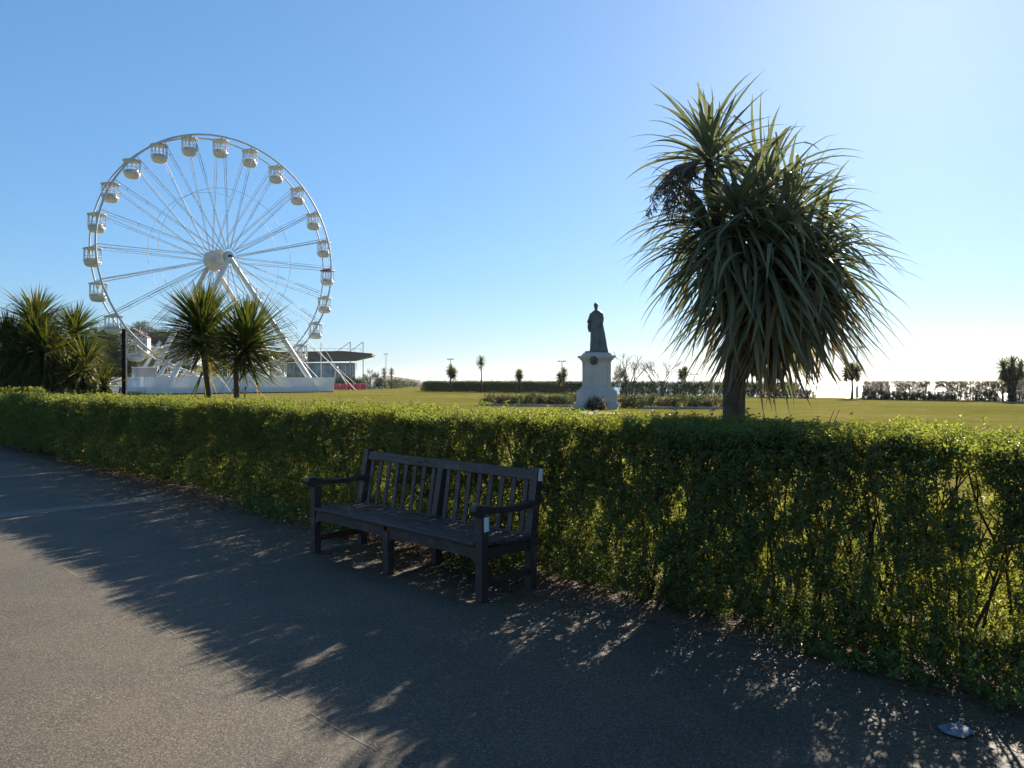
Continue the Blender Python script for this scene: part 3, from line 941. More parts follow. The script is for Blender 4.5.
# dry tawny grass behind the shrubs
def tawny():
    r = np.random.default_rng(77)
    k = 450
    t = r.random(k)
    px = np.where(r.random(k) < .55, 612 + 112 * t, 485 + 95 * t)
    Z = 49.5 - (px - 485) / 240 * 4.0 + r.uniform(0, 2.2, k)
    tv = np.array([[-.10, 0, 0], [.10, 0, 0], [.05, .10, .6], [-.05, .10, .6], [0, .3, 1.0], [0, .3, 1.0]])
    tf = np.array([[0, 1, 2, 3], [3, 2, 4, 5]])
    d = np.stack([r.normal(0, .3, k), r.normal(0, .3, k), np.ones(k)], -1)
    v, f = scatter(tv, tf, frames(d, r.uniform(0, 6.28, k)), r.uniform(.12, .34, k), np.stack([(px - 512) / F * Z, Z, np.zeros(k)], -1))
    setp(link('dry_grass', np_mesh('dry_grass', v, f, M['dead'], {'tint': np.repeat(.5 + .5 * r.random(k), 2)})), kind='stuff')
tawny()

def sea_hedge(s0, s1, n0, label, dens, h=1.55, gap=.35, seed=1, thick=.8, mat='seahedge', sc=1.0):
    r = np.random.default_rng(seed)
    root = empty('seafront_hedge', SN((s0 + s1) / 2, n0), 0, label, 'hedge', 'hedges along the sea edge of the lawn')
    k = int(dens * (s1 - s0))
    s = r.uniform(s0, s1, k); z = h * r.random(k) ** .9; n = n0 + r.uniform(-thick / 2, thick / 2, k)
    g = vnoise(np.stack([s * 1.9, z * .55, n * .5], -1), seed + 3) * .6 + vnoise(np.stack([s * 5, z * 2.5, n], -1), seed + 4) * .4
    keep = (g > gap) | ((z > h - .22) & (r.random(k) < .5)) | (z < .35 * r.random(k)) & (gap < .5)
    s, z, n = s[keep], z[keep], n[keep]; k = len(s)
    pos = np.stack([SQ * s + SQ * n, -SQ * s + SQ * n, z], -1) - np.array(root.location)
    d = np.stack([r.normal(0, .6, k), r.normal(0, .6, k), r.normal(.7, .4, k)], -1)
    lv, lf, ti, tv, tf = plant_sprigs(pos, d, r.uniform(2.0, 3.4, k) * sc, 0, r, seed, .35)
    link('foliage', np_mesh('foliage', lv, lf, M[mat], {'tint': ti}), root)
    mb = MB(); rnd = random.Random(seed)
    q = s0
    while q < s1:
        b = SN(q, n0 + rnd.uniform(-.25, .25), 0) - root.location
        for j in range(3):
            grow_bush_stems(mb, b, b + Vector((rnd.uniform(-.35, .35), rnd.uniform(-.35, .35), h * rnd.uniform(.9, 1.02))), .028, rnd, 4)
        q += .2
    q = s0
    while q < s1:      # clipped twig tops
        b = SN(q, n0 + rnd.uniform(-.3, .3), h * .7) - root.location
        grow_bush_stems(mb, b, b + Vector((rnd.uniform(-.3, .3), rnd.uniform(-.3, .3), h * .3)), .012, rnd, 3)
        q += .07
    mb.build('stems', M['twig'], root)
    return root

def s_of(px, n):
    Z = n / (SQ * (1 + (px - 512) / F)); X = (px - 512) / F * Z
    return SQ * (X - Z)
sea_hedge(s_of(425, 68.2), s_of(612, 68.2), 68.2, 'dense dark hedge along the sea edge left of the statue', 420, 1.27, .27, 201)
sea_hedge(s_of(622, 68.2), s_of(800, 68.2), 68.2, 'hedge with bare gaps along the sea edge right of the statue', 340, 1.27, .34, 202)
sea_hedge(s_of(863, 66.6), s_of(1045, 66.6), 66.6, 'thin see-through hedge of bare stems against the bright sea', 1700, 1.46, .37, 203, .7, 'glarehedge', .5)
for i, (px, w, h) in enumerate(((868, .7, .75), (880, .8, .7), (893, .7, .55), (907, .65, .5), (919, .6, .42), (935, .5, .38), (950, .5, .34), (986, .8, .6), (1003, 1.1, 1.4))):
    Z = 65.9 / (SQ * (1 + (px - 512) / F))
    blob_bush('seafront_bush', at(px, Z), w, w * .7, h, 'evergreen', 'dark low bush at the foot of the thin right hedge', 'bush', 'bushes at the foot of the thin right hedge', 300 + i, 170, 2.3)
for i, (px, w, h) in enumerate(((771, 1.0, 1.25), (784, .9, 1.45), (797, 1.0, 1.1), (807, .6, .7))):
    Z = 66.0 / (SQ * (1 + (px - 512) / F))
    blob_bush('seafront_bush', at(px, Z), w, w * .7, h, 'shrub', 'brown bush beyond the drooping palm leaves at the path gap', 'bush', 'brown bushes near the gap', 320 + i, 220, 2.3)
blob_bush('seafront_bush', at(427, 110), .9, .8, 1.2, 'evergreen', 'dark bush at the left end of the long seafront hedge', 'bush', None, 333, 200, 3)

def bare_tree(base, h, spread, label, seed, mat='baretwig'):
    root = empty('bare_tree', base, 0, label, 'tree', 'leafless trees behind the statue')
    r = random.Random(seed)
    tk, br = MB(), MB()
    def grow(p, d, L, rad, lv):
        q = p + d * L
        m = p.lerp(q, .5) + Vector((r.uniform(-.05, .05), r.uniform(-.05, .05), 0)) * L
        (tk if lv < 1 else br).tube([p, m, q], [rad, rad * .8, rad * .6], 6 if lv < 2 else 4, cap=False)
        if lv >= 5: return
        for k in range(r.choice((2, 3, 3))):
            nd = (d + Vector((r.uniform(-1, 1), r.uniform(-1, 1), r.uniform(-.2, .5))) * spread).normalized()
            grow(p.lerp(q, r.uniform(.55, 1)), nd, L * r.uniform(.6, .82), rad * .56, lv + 1)
    for k in range(3):
        grow(Vector((r.uniform(-.3, .3), r.uniform(-.3, .3), -.05)), Vector((r.uniform(-.4, .4), r.uniform(-.4, .4), 1)).normalized(), h * .3, .09, 0)
    tk.build('trunk', M[mat], root); br.build('branches', M[mat], root)
    return root
bare_tree(at(628, 76), 6.4, .62, 'taller leafless tree just right of the statue pedestal', 5)
bare_tree(at(661, 75), 5.3, .66, 'lower leafless tree right of the taller bare one', 8)
blob_bush('evergreen_bush', at(621, 74.5), .75, .7, 1.9, 'evergreen', 'narrow dark evergreen bush in front of the taller leafless tree', 'bush', None, 340, 420, 2.6, .9)

# ================================================================== STATUE
def statue():
    Z = 43.0
    base = at(596.5, Z)
    root = empty('statue', base, R(20), 'bronze robed figure standing on a pale stone pedestal on the lawn', 'statue')
    S_ = M['stone']
    def part(name, secs, mat=S_, bev=.015):
        m = MB()
        for (cz, w, h, t) in secs:
            m.box((0, 0, cz + h / 2), (w, w, h), None, bev if t == 1 else 0, t)
        return m.build(name, mat, root)
    part('step', [(0.0, 1.98, .34, 1)])
    part('lower_block', [(.34, 1.70, .62, 1), (.96, 1.70, .16, .80), (1.12, 1.34, .10, 1)])
    part('die', [(1.22, 1.14, 1.40, 1)])
    m = MB()
    for x in (-1, 1):
        for y in (-1, 1):
            m.box((x * .50, y * .50, 1.92), (.2, .2, 1.40), None, .01)
    m.build('corner_pilasters', S_, root)
    part('cornice', [(2.62, 1.28, .10, 1), (2.72, 1.42, .10, 1), (2.82, 1.60, .14, 1), (2.96, 1.30, .16, .85)])
    part('plinth', [(3.12, .98, .10, 1)], M['bronze'])
    # wreath on the left corner under the cornice
    w = MB()
    r = random.Random(2)
    n = 14
    ring = [Vector((-.58 + .15 * math.cos(2 * math.pi * k / n), -.80, 2.66 + .17 * math.sin(2 * math.pi * k / n))) for k in range(n)]
    w.tube(ring + [ring[0]], .075, 6)
    for k in range(90):
        a = r.uniform(0, 6.28)
        q_ = r.uniform(.1, 1.25)
        c = Vector((-.58 + .17 * q_ * math.cos(a), -.83, 2.66 + .19 * q_ * math.sin(a)))
        w.box(c, (.11, .05, .06), Euler((r.uniform(-1, 1), r.uniform(-1, 1), r.uniform(-1, 1))).to_matrix(), 0)
    w.build('wreath', M['bronze'], root)
    # robed man: loft of the long mantle, with folds, then arm, shoulders, neck and head; fused by a remesh
    f = MB()
    secs = [  # z, half width, half depth, x shift, y shift, fold depth
        (0.00, .47, .46, .09, .12, .07), (.10, .44, .43, .08, .11, .08), (.45, .415, .39, .06, .09, .075), (.9, .385, .34, .045, .06, .06), (1.3, .35, .28, .02, .04, .045),
        (1.65, .315, .22, .01, .01, .03), (1.95, .31, .21, 0, 0, .02), (2.10, .29, .19, 0, 0, .012), (2.18, .20, .15, 0, 0, .005), (2.22, .10, .10, 0, 0, 0)]
    n = 44
    vs = []
    for (z, a, bb, xs, ys, fd) in secs:
        for k in range(n):
            t = 2 * math.pi * k / n
            fold = 1 + fd * (math.sin(9 * t + z * .7) + .6 * math.sin(17 * t - z))
            vs.append((xs + a * fold * math.cos(t), ys + bb * fold * math.sin(t), z))
    fs = [(i * n + k, i * n + (k + 1) % n, (i + 1) * n + (k + 1) % n, (i + 1) * n + k) for i in range(len(secs) - 1) for k in range(n)]
    f.add(vs, fs); f.add(vs[:n], [tuple(reversed(range(n)))]); f.add(vs[-n:], [tuple(range(n))])
    f.tube([(0, -.02, 2.12), (-.005, -.03, 2.34)], [.10, .075], 10)                       # neck
    f.lathe([(.02, -.165), (.075, -.145), (.105, -.08), (.118, 0), (.120, .06), (.10, .12), (.05, .155), (.005, .165)], 16, (-.01, -.04, 2.46), .92, 1.1)
    f.tube([(-.01, -.15, 2.47), (-.01, -.195, 2.42), (-.01, -.16, 2.40)], [.016, .028, .02], 6)   # nose
    f.lathe([(.02, -.10), (.06, -.05), (.075, .02), (.05, .05)], 10, (-.01, -.11, 2.36), 1, .8)     # beard
    for sx in (-1, 1):
        f.tube([(-.01 + sx * .112, -.03, 2.43), (-.01 + sx * .125, -.03, 2.50)], [.02, .022], 5)   # ears
    f.tube([(-.27, -.02, 2.05), (-.365, -.04, 1.80), (-.40, -.12, 1.58), (-.34, -.27, 1.60), (-.26, -.33, 1.64)], [.105, .10, .085, .07, .055], 10)  # bent right arm
    f.tube([(-.30, -.35, 1.62), (-.27, -.40, 1.64)], [.05, .04], 8)                           # hand
    for j in range(4):
        f.tube([(-.285 + .012 * j, -.36, 1.655 - .024 * j), (-.265 + .012 * j, -.43, 1.650 - .026 * j), (-.235 + .01 * j, -.42, 1.64 - .026 * j)], [.013, .012, .010], 5)
    f.tube([(.27, -.02, 2.05), (.345, 0, 1.75), (.345, -.07, 1.45), (.28, -.22, 1.30)], [.105, .095, .085, .06], 10)
    f.tube([(-.36, -.12, 1.62), (-.37, -.14, 1.30), (-.36, -.12, 1.05)], [.075, .09, .05], 8)   # hanging sleeve
    for sx in (-.13, .10):
        f.tube([(sx, -.18, .05), (sx - .02, -.36, .045)], [.075, .055], 8)                     # shoes
    o = f.build('figure', M['bronze'], root, (0, 0, 3.21), (0, 0, R(-58)))
    o.scale = (1.08, 1.08, 1.03)
    md = o.modifiers.new('fuse', 'REMESH'); md.mode = 'VOXEL'; md.voxel_size = .022; md.use_smooth_shade = True
    sm_ = o.modifiers.new('smooth', 'SMOOTH'); sm_.factor = .5; sm_.iterations = 2
statue()

# ================================================================== FERRIS WHEEL
def ferris():
    Zc = 95.0
    hub = Vector(((223 - 512) / F * Zc, Zc, 0))
    H = hgt(258.7, Zc)
    root = empty('ferris_wheel', hub, R(45), 'large white ferris wheel with open gondolas beyond the palms', 'ferris wheel')
    Rr, NG = 14.7, 24
    hN, hFa, ry = 1.7, 3.2, 1.0          # half hub length, half rim separation
    W, G = M['white'], M['steel']
    P = lambda a, r, y: Vector((r * math.sin(a), y, H + r * math.cos(a)))
    for y in (-ry, ry):
        m = MB()
        k = 96
        pts = [P(2 * math.pi * i / k, Rr, y) for i in range(k + 1)]
        m.tube(pts, .115 if y < 0 else .095, 8, cap=False)
        m.build('rim', G, root)
        m = MB()
        m.tube([P(2 * math.pi * i / k, Rr * .565, y * 1.55) for i in range(k + 1)], .024, 5, cap=False)
        m.build('inner_ring', G, root)
    a0 = R(-1.0)
    for i in range(NG):
        a = a0 + 2 * math.pi * i / NG
        for y in (-1, 1):
            m = MB()
            p0, p1 = P(a, 1.0, (-hN if y < 0 else hFa) * .9), P(a, Rr, y * ry)
            t = Vector((math.cos(a), 0, -math.sin(a)))
            m.tube([p0 + t * .05, p1 + t * .16], .042, 5, cap=False)
            m.tube([p0 - t * .05, p1 - t * .16], .026, 5, cap=False)
            for q in (.3, .5, .7, .88):
                pm = p0.lerp(p1, q); wq = .05 + .11 * q
                m.tube([pm + t * wq, pm - t * wq], .03, 4, cap=False)
            m.build('spoke', G, root)
        m = MB()
        m.tube([P(a, Rr, -ry), P(a, Rr, ry)], .06, 6)
        m.build('cross_bar', G, root)
    # hub: axle, drum at the far end, flanges
    ax = lambda r, y: [Vector((0, y0, H)) for y0 in y]
    m = MB(); m.tube([Vector((0, -hN - .3, H)), Vector((0, hFa + .3, H))], .45, 16); m.build('axle', W, root)
    for y in (-hN * .9, hFa * .9):
        m = MB(); m.tube([Vector((0, y - .14, H)), Vector((0, y + .14, H))], 1.12 if y > 0 else .75, 24, smooth=False); m.build('hub_flange', M['cream'], root)
    m = MB(); m.tube([Vector((0, 1.0, H)), Vector((0, hFa * .85, H))], 1.25, 24); m.build('hub_drum', M['cream'], root)
    m = MB(); m.tube([Vector((0, -hN - .42, H)), Vector((0, -hN - .31, H))], .26, 12); m.build('axle_cap', M['darkmetal'], root)
    # legs
    for y, sg in ((-hN - .15, -1), (hFa + .15, 1)):
        for xf in (-8.3, 11.2):
            m = MB(); m.tube([Vector((0, y, H)), Vector((xf, sg * 3.5, 0))], [.28, .34], 10); m.build('support_leg', W, root)
    for xf, yf, x1 in ((-10.0, 3.3, -6.4), (-10.0, -3.0, -6.2), (8.8, 3.3, 5.2)):
        m = MB(); m.tube([Vector((x1, yf * .9, 6.2)), Vector((xf, yf, 0))], .2, 8); m.build('brace', W, root)
    # guy cables to the right
    for y in (-1, 1):
        m = MB(); m.tube([Vector((0, -hN if y < 0 else hFa, H)), Vector((17, y * 3.4, .2))], .04, 5); m.build('guy_cable', G, root)
    # drive platform
    m = MB(); m.box((0, 0, .55), (22.5, 7.4, .5), None, .03); m.box((0, 0, 1.0), (5, 5, .4), None, .03); m.build('platform', W, root)
    for x in (-4.2, 5.5):
        m = MB(); m.box((x, 2.2, 1.6), (2.0, 1.5, 1.6), None, .1); m.lathe([(.35, 0), (.4, .3), (.3, .9)], 12, (x + .3, 1.2, 1.0)); m.build('drive_unit', M['cream'], root)
    # gondola meshes (shared)
    roof = MB(); roof.lathe([(.05, 0.04), (.6, -.05), (1.10, -.20), (1.12, -.27), (1.0, -.30), (.1, -.26)], 20, (0, 0, -.12))
    bowl = MB(); bowl.lathe([(.25, -2.62), (.62, -2.57), (.84, -2.42), (.95, -2.18), (.97, -1.92), (.93, -1.90), (.9, -2.05), (.5, -2.25)], 20)
    cage = MB()
    for k in range(12):
        a = 2 * math.pi * k / 12 + .2
        cage.tube([Vector((.97 * math.cos(a), .97 * math.sin(a), -1.95)), Vector((.93 * math.cos(a), .93 * math.sin(a), -.4))], .042, 5, cap=False)
    k = 20
    cage.tube([Vector((.98 * math.cos(2 * math.pi * i / k), .98 * math.sin(2 * math.pi * i / k), -1.35)) for i in range(k + 1)], .03, 5, cap=False)
    seat = MB(); seat.lathe([(.3, -1.9), (.75, -1.88), (.80, -1.62), (.72, -1.55), (.3, -1.6)], 14)
    seat.tube([Vector((0, 0, -1.9)), Vector((0, 0, -.4))], .06, 6)
    roofs = {c: roof.mesh('gondola_roof', M[c]) for c in ('cream', 'redroof')}
    hang = MB(); hang.box((0, 0, -.08), (.16, 1.5, .16), None, .02)
    lamp = MB()
    for a in (.6, 3.5):
        lamp.lathe([(.02, -.16), (.13, -.1), (.16, 0), (.13, .1), (.02, .16)], 8, (1.0 * math.cos(a), 1.0 * math.sin(a), -1.85))
    mh, mbw, mc, ms, ml = hang.mesh('gondola', W), bowl.mesh('bowl', M['cream']), cage.mesh('cage', G), seat.mesh('seat', W), lamp.mesh('side_disc', W)
    for i in range(NG):
        a = a0 + 2 * math.pi * i / NG
        p = P(a, Rr, 0)
        g = link('gondola', mh, root, p); g.scale = (.90, .90, .88)
        red = abs(math.degrees(a) - 89) < 2
        if red: g['label'] = 'gondola with dark red roof'
        link('gondola_roof', roofs['redroof' if red else 'cream'], g)
        link('bowl', mbw, g); link('cage', mc, g); link('seat', ms, g); link('side_disc', ml, g)
    # hoarding round the foot
    hd = empty('hoarding', hub + Matrix.Rotation(R(45), 3, 'Z') @ Vector((1.4, -3.75, 0)), R(45), 'white sheeted hoarding around the foot of the ferris wheel', 'hoarding')
    x0, x1 = -11.87, 11.88
    ww = [x0 + (x1 - x0) * i / 8 for i in range(9)]
    for i in range(8):
        m = MB(); m.box(((ww[i] + ww[i + 1]) / 2, 0, 1.02), (ww[i + 1] - ww[i] - .012, .04, 1.86), None, 0); m.build('panel', M['sheet'], hd)
    for i in range(6):
        m = MB(); m.box((x0 - .03, 1.0 + 2.0 * i, 1.02), (.04, 1.98, 1.86), None, 0); m.build('panel', M['sheet'], hd)
        m = MB(); m.box((x1 + .03, 1.0 + 2.0 * i, 1.02), (.04, 1.98, 1.86), None, 0); m.build('panel', M['sheet'], hd)
    m = MB(); m.box(((x0 + x1) / 2, .06, .045), (x1 - x0, .12, .09), None, 0); m.build('base_rail', M['darkmetal'], hd)
    for x in ww:
        m = MB(); m.tube([Vector((x, .12, 0)), Vector((x, .12, 2.0))], .03, 6); m.tube([Vector((x, .12, 1.8)), Vector((x, 1.2, .05))], .03, 6); m.build('post', M['darkmetal'], hd)
    # triangular canvas corner at the right end
    # white cabin
    cb = empty('site_cabin', hub + Matrix.Rotation(R(45), 3, 'Z') @ Vector((-8.6, 1.9, 0)), R(45), 'pale grey site cabin standing behind the hoarding at the wheel\'s left foot', 'cabin')
    m = MB(); m.box((0, 0, 1.5), (2.2, 1.9, 3.0), None, .04); m.build('wall', M['housewhite'], cb)
    m = MB(); m.box((0, 0, 3.07), (2.3, 2.0, .12), None, .03); m.build('roof', M['white'], cb)
    m = MB(); m.box((-1.115, .2, 1.25), (.03, .9, 2.1), None, .01); m.build('door', M['steel'], cb)
ferris()

# black post behind the hedge
pb = empty('black_post', at(124.5, 21.5), 0, 'plain black square post standing behind the hedge near the palms', 'post')
m = MB(); m.box((0, 0, hgt(331, 21.5) / 2), (.11, .11, hgt(331, 21.5)), None, .01); m.build('shaft', M['darkmetal'], pb)
m = MB(); m.box((0, 0, hgt(331, 21.5) + .03), (.13, .13, .05), None, .015); m.build('cap', M['darkmetal'], pb)

# ================================================================== LAMPS, PAVILION, FAR LEFT
def lamp(px, Z, ty, label, arms=2):
    b = at(px, Z); h = hgt(ty, Z)
    root = empty('street_lamp', b, R(-45), label, 'street lamp', 'seafront street lamps')
    m = MB(); m.tube([(0, 0, 0), (0, 0, 1.0), (0, 0, 1.05), (0, 0, h)], [.13, .12, .08, .05], 8); m.build('pole', M['steel'], root)
    m = MB(); m.tube([(-.4, 0, h - .03), (0, 0, h), (.4, 0, h - .03)], .05, 6); m.build('arm', M['steel'], root)
    for sx in (-1, 1):
        m = MB(); m.box((sx * .45, 0, h - .02), (.45, .24, .14), None, .04); m.build('lamp_head', M['steel'], root)
lamp(386, 150, 354, 'tall lamp post right of the pavilion roof')
lamp(450.5, 112, 359, 'lamp post rising above the left end of the seafront hedge')
lamp(562, 96, 361, 'lamp post left of the statue pedestal')
lamp(857, 69, 347, 'lamp post seen through the palm leaves at right')
lamp(694, 92, 374, 'short far lamp post right of the bare trees')

def pavilion():
    Z = 150.0
    k = Z / F
    b = at(325, Z)
    root = empty('pavilion', b, R(6), 'modern glass pavilion with wide flat brown roof beyond the wheel', 'building')
    m = MB(); m.box((-2, .5, .5), (16.6, 6.6, 1.0), None, .03); m.build('base_wall', M['housewhite'], root)
    m = MB(); m.box((-2, .5, 2.95), (16, 6, 3.9), None, 0); m.build('glass_wall', M['glass'], root)
    for i in range(12):
        m = MB(); m.box((-9.6 + i * 1.38, -2.56, 2.85), (.12, .1, 3.7), None, 0); m.build('mullion', M['white'], root)
    # roof: thick at the back, thin lip overhanging to the right
    m = MB()
    prof = [(-11.0, 5.0), (5.6, 5.4), (9.3, 6.25), (9.3, 6.5), (4.0, 6.95), (-11.0, 6.7)]
    m.prism(prof, -4.0, 4.0, lambda a, c, d: Vector((a, d, c)))
    m.build('roof', M['canopy'], root)
    m = MB(); m.prism([(-11.05, 6.7), (4.0, 6.95), (9.4, 6.5), (9.4, 6.66), (4.0, 7.12), (-11.05, 6.86)], -4.2, 4.2, lambda a, c, d: Vector((a, d, c))); m.build('fascia', M['slate'], root)
    m = MB()
    for i in range(14):
        x = -9 + i * 1.25
        m.tube([(x, -3.5, 6.8), (x, -3.5, 7.7)], .03, 4)
    m.tube([(-9, -3.5, 7.6), (7.3, -3.5, 7.6)], .03, 4); m.build('roof_railing', M['steel'], root)
    for x in (5.2, 7.6):
        m = MB(); m.tube([(x, -3.2, 0), (x, -3.2, 8.9)], .1, 6); m.build('mast', M['white'], root)
        m = MB(); m.tube([(x, -3.2, 8.9), (x - 4.0, -3.2, 6.0)], .07, 5); m.build('mast_cable', M['white'], root)
pavilion()

def bungee():
    Z = 118.0
    c = at(336, Z)
    root = empty('trampoline_ride', c, 0, 'frame of thin white masts and cables beside the ferris wheel', 'fairground ride')
    k = Z / F
    L = lambda px, py, dy=0: Vector(((px - 336) * k, dy, hgt(py, Z)))
    for px, ty in ((307, 344), (321, 343)):
        m = MB(); m.tube([L(px, 0) * 0 + Vector(((px - 336) * k, 0, 0)), L(px, ty)], .06, 6); m.build('mast', M['white'], root)
    for a, bb in (((321, 343), (336, 367)), ((307, 344), (336, 367))):
        m = MB(); m.tube([L(*a), L(*bb)], .04, 5); m.build('cable', M['white'], root)
    for px, py, dy in ((351, 388, -.5), (361, 384, 1.5), (330, 387, 2.5), (336, 388, -2.5)):
        m = MB(); m.tube([L(336, 367), Vector(((px - 336) * k, dy, 0))], .06, 6); m.build('strut', M['steel'], root)
    m = MB(); m.lathe([(.05, .1), (.3, .05), (.35, -.25), (.2, -.4)], 10, tuple(L(336, 367))); m.build('hub', M['steel'], root)
    # red barriers
    for i in range(5):
        px = 337 + i * 6.6
        p = at(px, 116 + i * .5)
        br = empty('barrier', p, 0, 'red barrier panel in the row at the foot of the cable masts', 'barrier', 'red barriers by the ride')
        m = MB(); m.box((0, 0, .55), (.96, .05, .85), None, .01); m.build('panel', M['red'], br)
        m = MB()
        for x in (-.46, .46): m.tube([(x, 0, 0), (x, 0, 1.05)], .03, 6)
        m.tube([(-.46, 0, 1.03), (.46, 0, 1.03)], .03, 6); m.build('frame', M['steel'], br)
bungee()

PAV = 'bushes around the pavilion'
for i, (px, Z, w, h) in enumerate(((300, 128, 2.2, 2.4), (314, 128, 1.8, 1.8), (327, 130, 1.6, 1.6), (345, 132, 1.8, 2.2), (357, 132, 1.5, 1.8), (371, 140, 1.8, 3.0), (377, 138, 1.4, 2.2))):
    blob_bush('garden_bush', at(px, Z), w, w * .7, h, 'evergreen', 'dark evergreen bush in front of the glass pavilion', 'bush', PAV, 400 + i, 260, 5.5)
for i, (px, ty) in enumerate(((384, 371), (391.5, 371))):
    b = at(px, 142)
    palm(b, [(0, 0, hgt(ty, 142))], ('left' if i == 0 else 'right') + ' one of two small palms standing below the tall pavilion lamp post', 'palms by the pavilion', 16, 1.0, None, 60 + i, 'cord_far', .1, 4, .6, 130, 70, .1, .14)

def promenade_wall(px0, Z0, px1, Z1, h0, h1, label, mat):
    p0, p1 = at(px0, Z0), at(px1, Z1)
    d = p1 - p0
    root = empty('promenade_wall', p0, math.atan2(d.y, d.x), label, 'wall')
    m = MB(); m.prism([(0, 0), (d.length, 0), (d.length, h1), (0, h0)], -.2, .2, lambda a, c, dd: Vector((a, dd, c))); m.build('wall', M[mat], root)
    m = MB(); m.prism([(-.02, h0), (d.length + .02, h1), (d.length + .02, h1 + .12), (-.02, h0 + .12)], -.27, .27, lambda a, c, dd: Vector((a, dd, c))); m.build('coping', M[mat], root)
promenade_wall(370, 135, 383, 140, 1.9, 1.9, 'short grey shelter wall at the right end of the red barriers', 'housewhite')
promenade_wall(384, 150, 420, 205, 2.4, 1.4, 'long dark promenade wall sloping away towards the sea', 'canopy')
for i in range(7):
    px = 388 + i * 4.2
    blob_bush('promenade_bush', at(px, 142 + i * 8), 2.0, 1.4, 1.8 - i * .12, 'evergreen', 'dark bush in the row before the promenade wall', 'bush', 'bushes along the promenade wall', 430 + i, 160, 5)

# houses and trees on the rise behind the wheel
def house(px, Z, w, h, wall, label, z0):
    b = on_ground(px, Z)
    root = empty('house', b, R(10), label, 'house', 'houses on the rise behind the wheel')
    m = MB(); m.box((0, 0, h / 2 - 1), (w, w * .8, h + 2), None, 0); m.build('wall', M[wall], root)
    m = MB(); m.prism([(-w * .55, h), (w * .55, h), (0, h + w * .3)], -w * .42, w * .42, lambda a, c, d: Vector((a, d, c))); rf = m.build('roof', M['slate'], root)
    m = MB(); m.box((w * .3, 0, h + w * .28), (.7, .7, 1.6), None, 0); m.build('chimney', M['slate'], rf)
    for i in (-1, 0, 1):
        for j in range(2):
            m = MB(); m.box((i * w * .3, -w * .405, h * (.25 + .45 * j)), (w * .14, .08, h * .22), None, 0); fr = m.build('window', M['white'], root)
            m = MB(); m.box((i * w * .3, -w * .405 - .05, h * (.25 + .45 * j)), (w * .11, .04, h * .17), None, 0); m.build('pane', M['window'], fr)
house(134, 320, 7, 6, 'housewhite', 'white house left of the wheel foot on the rise', 0)
house(141, 300, 6, 5.5, 'cream', 'cream house just right of the white house on the rise', 0)
house(131, 270, 6, 4, 'housewhite', 'low pale house beneath the white house on the rise', 0)
house(186, 300, 10, 6, 'housewhite', 'pale house behind the curved palm trunk', 0)
house(270, 290, 10, 5, 'cream', 'cream house behind the right legs of the wheel', 0)

def tree(px, Z, w, h, label, seed, z0=0):
    r = np.random.default_rng(seed)
    root = empty('tree', on_ground(px, Z, -.2), 0, label, 'tree', 'trees on the rise behind the wheel')
    P, D = [], []
    for k in range(9):
        c = np.array([r.uniform(-.6, .6) * w, r.uniform(-.5, .5) * w, h * r.uniform(.35, .85)])
        n = 150
        d = r.normal(0, 1, (n, 3)); d /= np.linalg.norm(d, axis=1, keepdims=True)
        P.append(c + d * (r.random(n) ** .4)[:, None] * np.array([w * .42, w * .42, h * .22])); D.append(d + np.array([0, 0, .4]))
    P = np.concatenate(P); D = np.concatenate(D)
    lv, lf, ti, tv, tf = plant_sprigs(P, D, r.uniform(6, 11, len(P)), 0, r, seed, .2)
    link('crown', np_mesh('crown', lv, lf, M['evergreen'], {'tint': ti}), root)
    mb = MB(); rnd = random.Random(seed)
    mb.tube([(0, 0, -2), (.2, 0, h * .3), (0, .2, h * .6)], [.35, .28, .15], 8)
    for k in range(5):
        i = rnd.randrange(len(P)); mb.tube([(.1, 0, h * .35), tuple(P[i] * .7), tuple(P[i])], [.15, .1, .05], 5, cap=False)
    mb.build('trunk', M['bark'], root)
for i, (px, Z, w, h, z0) in enumerate(((94, 150, 5, 11, 0), (103, 152, 4.5, 13.5, 0), (112, 150, 4.5, 12, 0), (118, 160, 4.5, 11, 0), (124, 150, 3, 7.5, 0), (131, 190, 4, 4.5, 0), (140, 180, 4, 4.5, 0),
                                       (128, 345, 8, 11, 0), (139, 345, 8, 12, 0), (147, 330, 7, 11, 0), (155, 330, 8, 9, 0), (164, 330, 8, 9, 0), (174, 330, 8, 8, 0), (184, 335, 9, 8, 0), (198, 330, 9, 8, 0),
                                       (147, 200, 4, 5, 0), (158, 200, 4, 4.5, 0), (212, 320, 8, 7, 0), (230, 320, 8, 7, 0), (250, 320, 8, 7, 0), (276, 310, 8, 6.5, 0), (60, 170, 7, 11, 0), (30, 170, 7, 10, 0), (5, 165, 7, 10, 0), (-20, 165, 7, 10, 0))):
    tree(px, Z, w, h, 'dark tree on the rise behind the wheel and palms', 500 + i, z0)

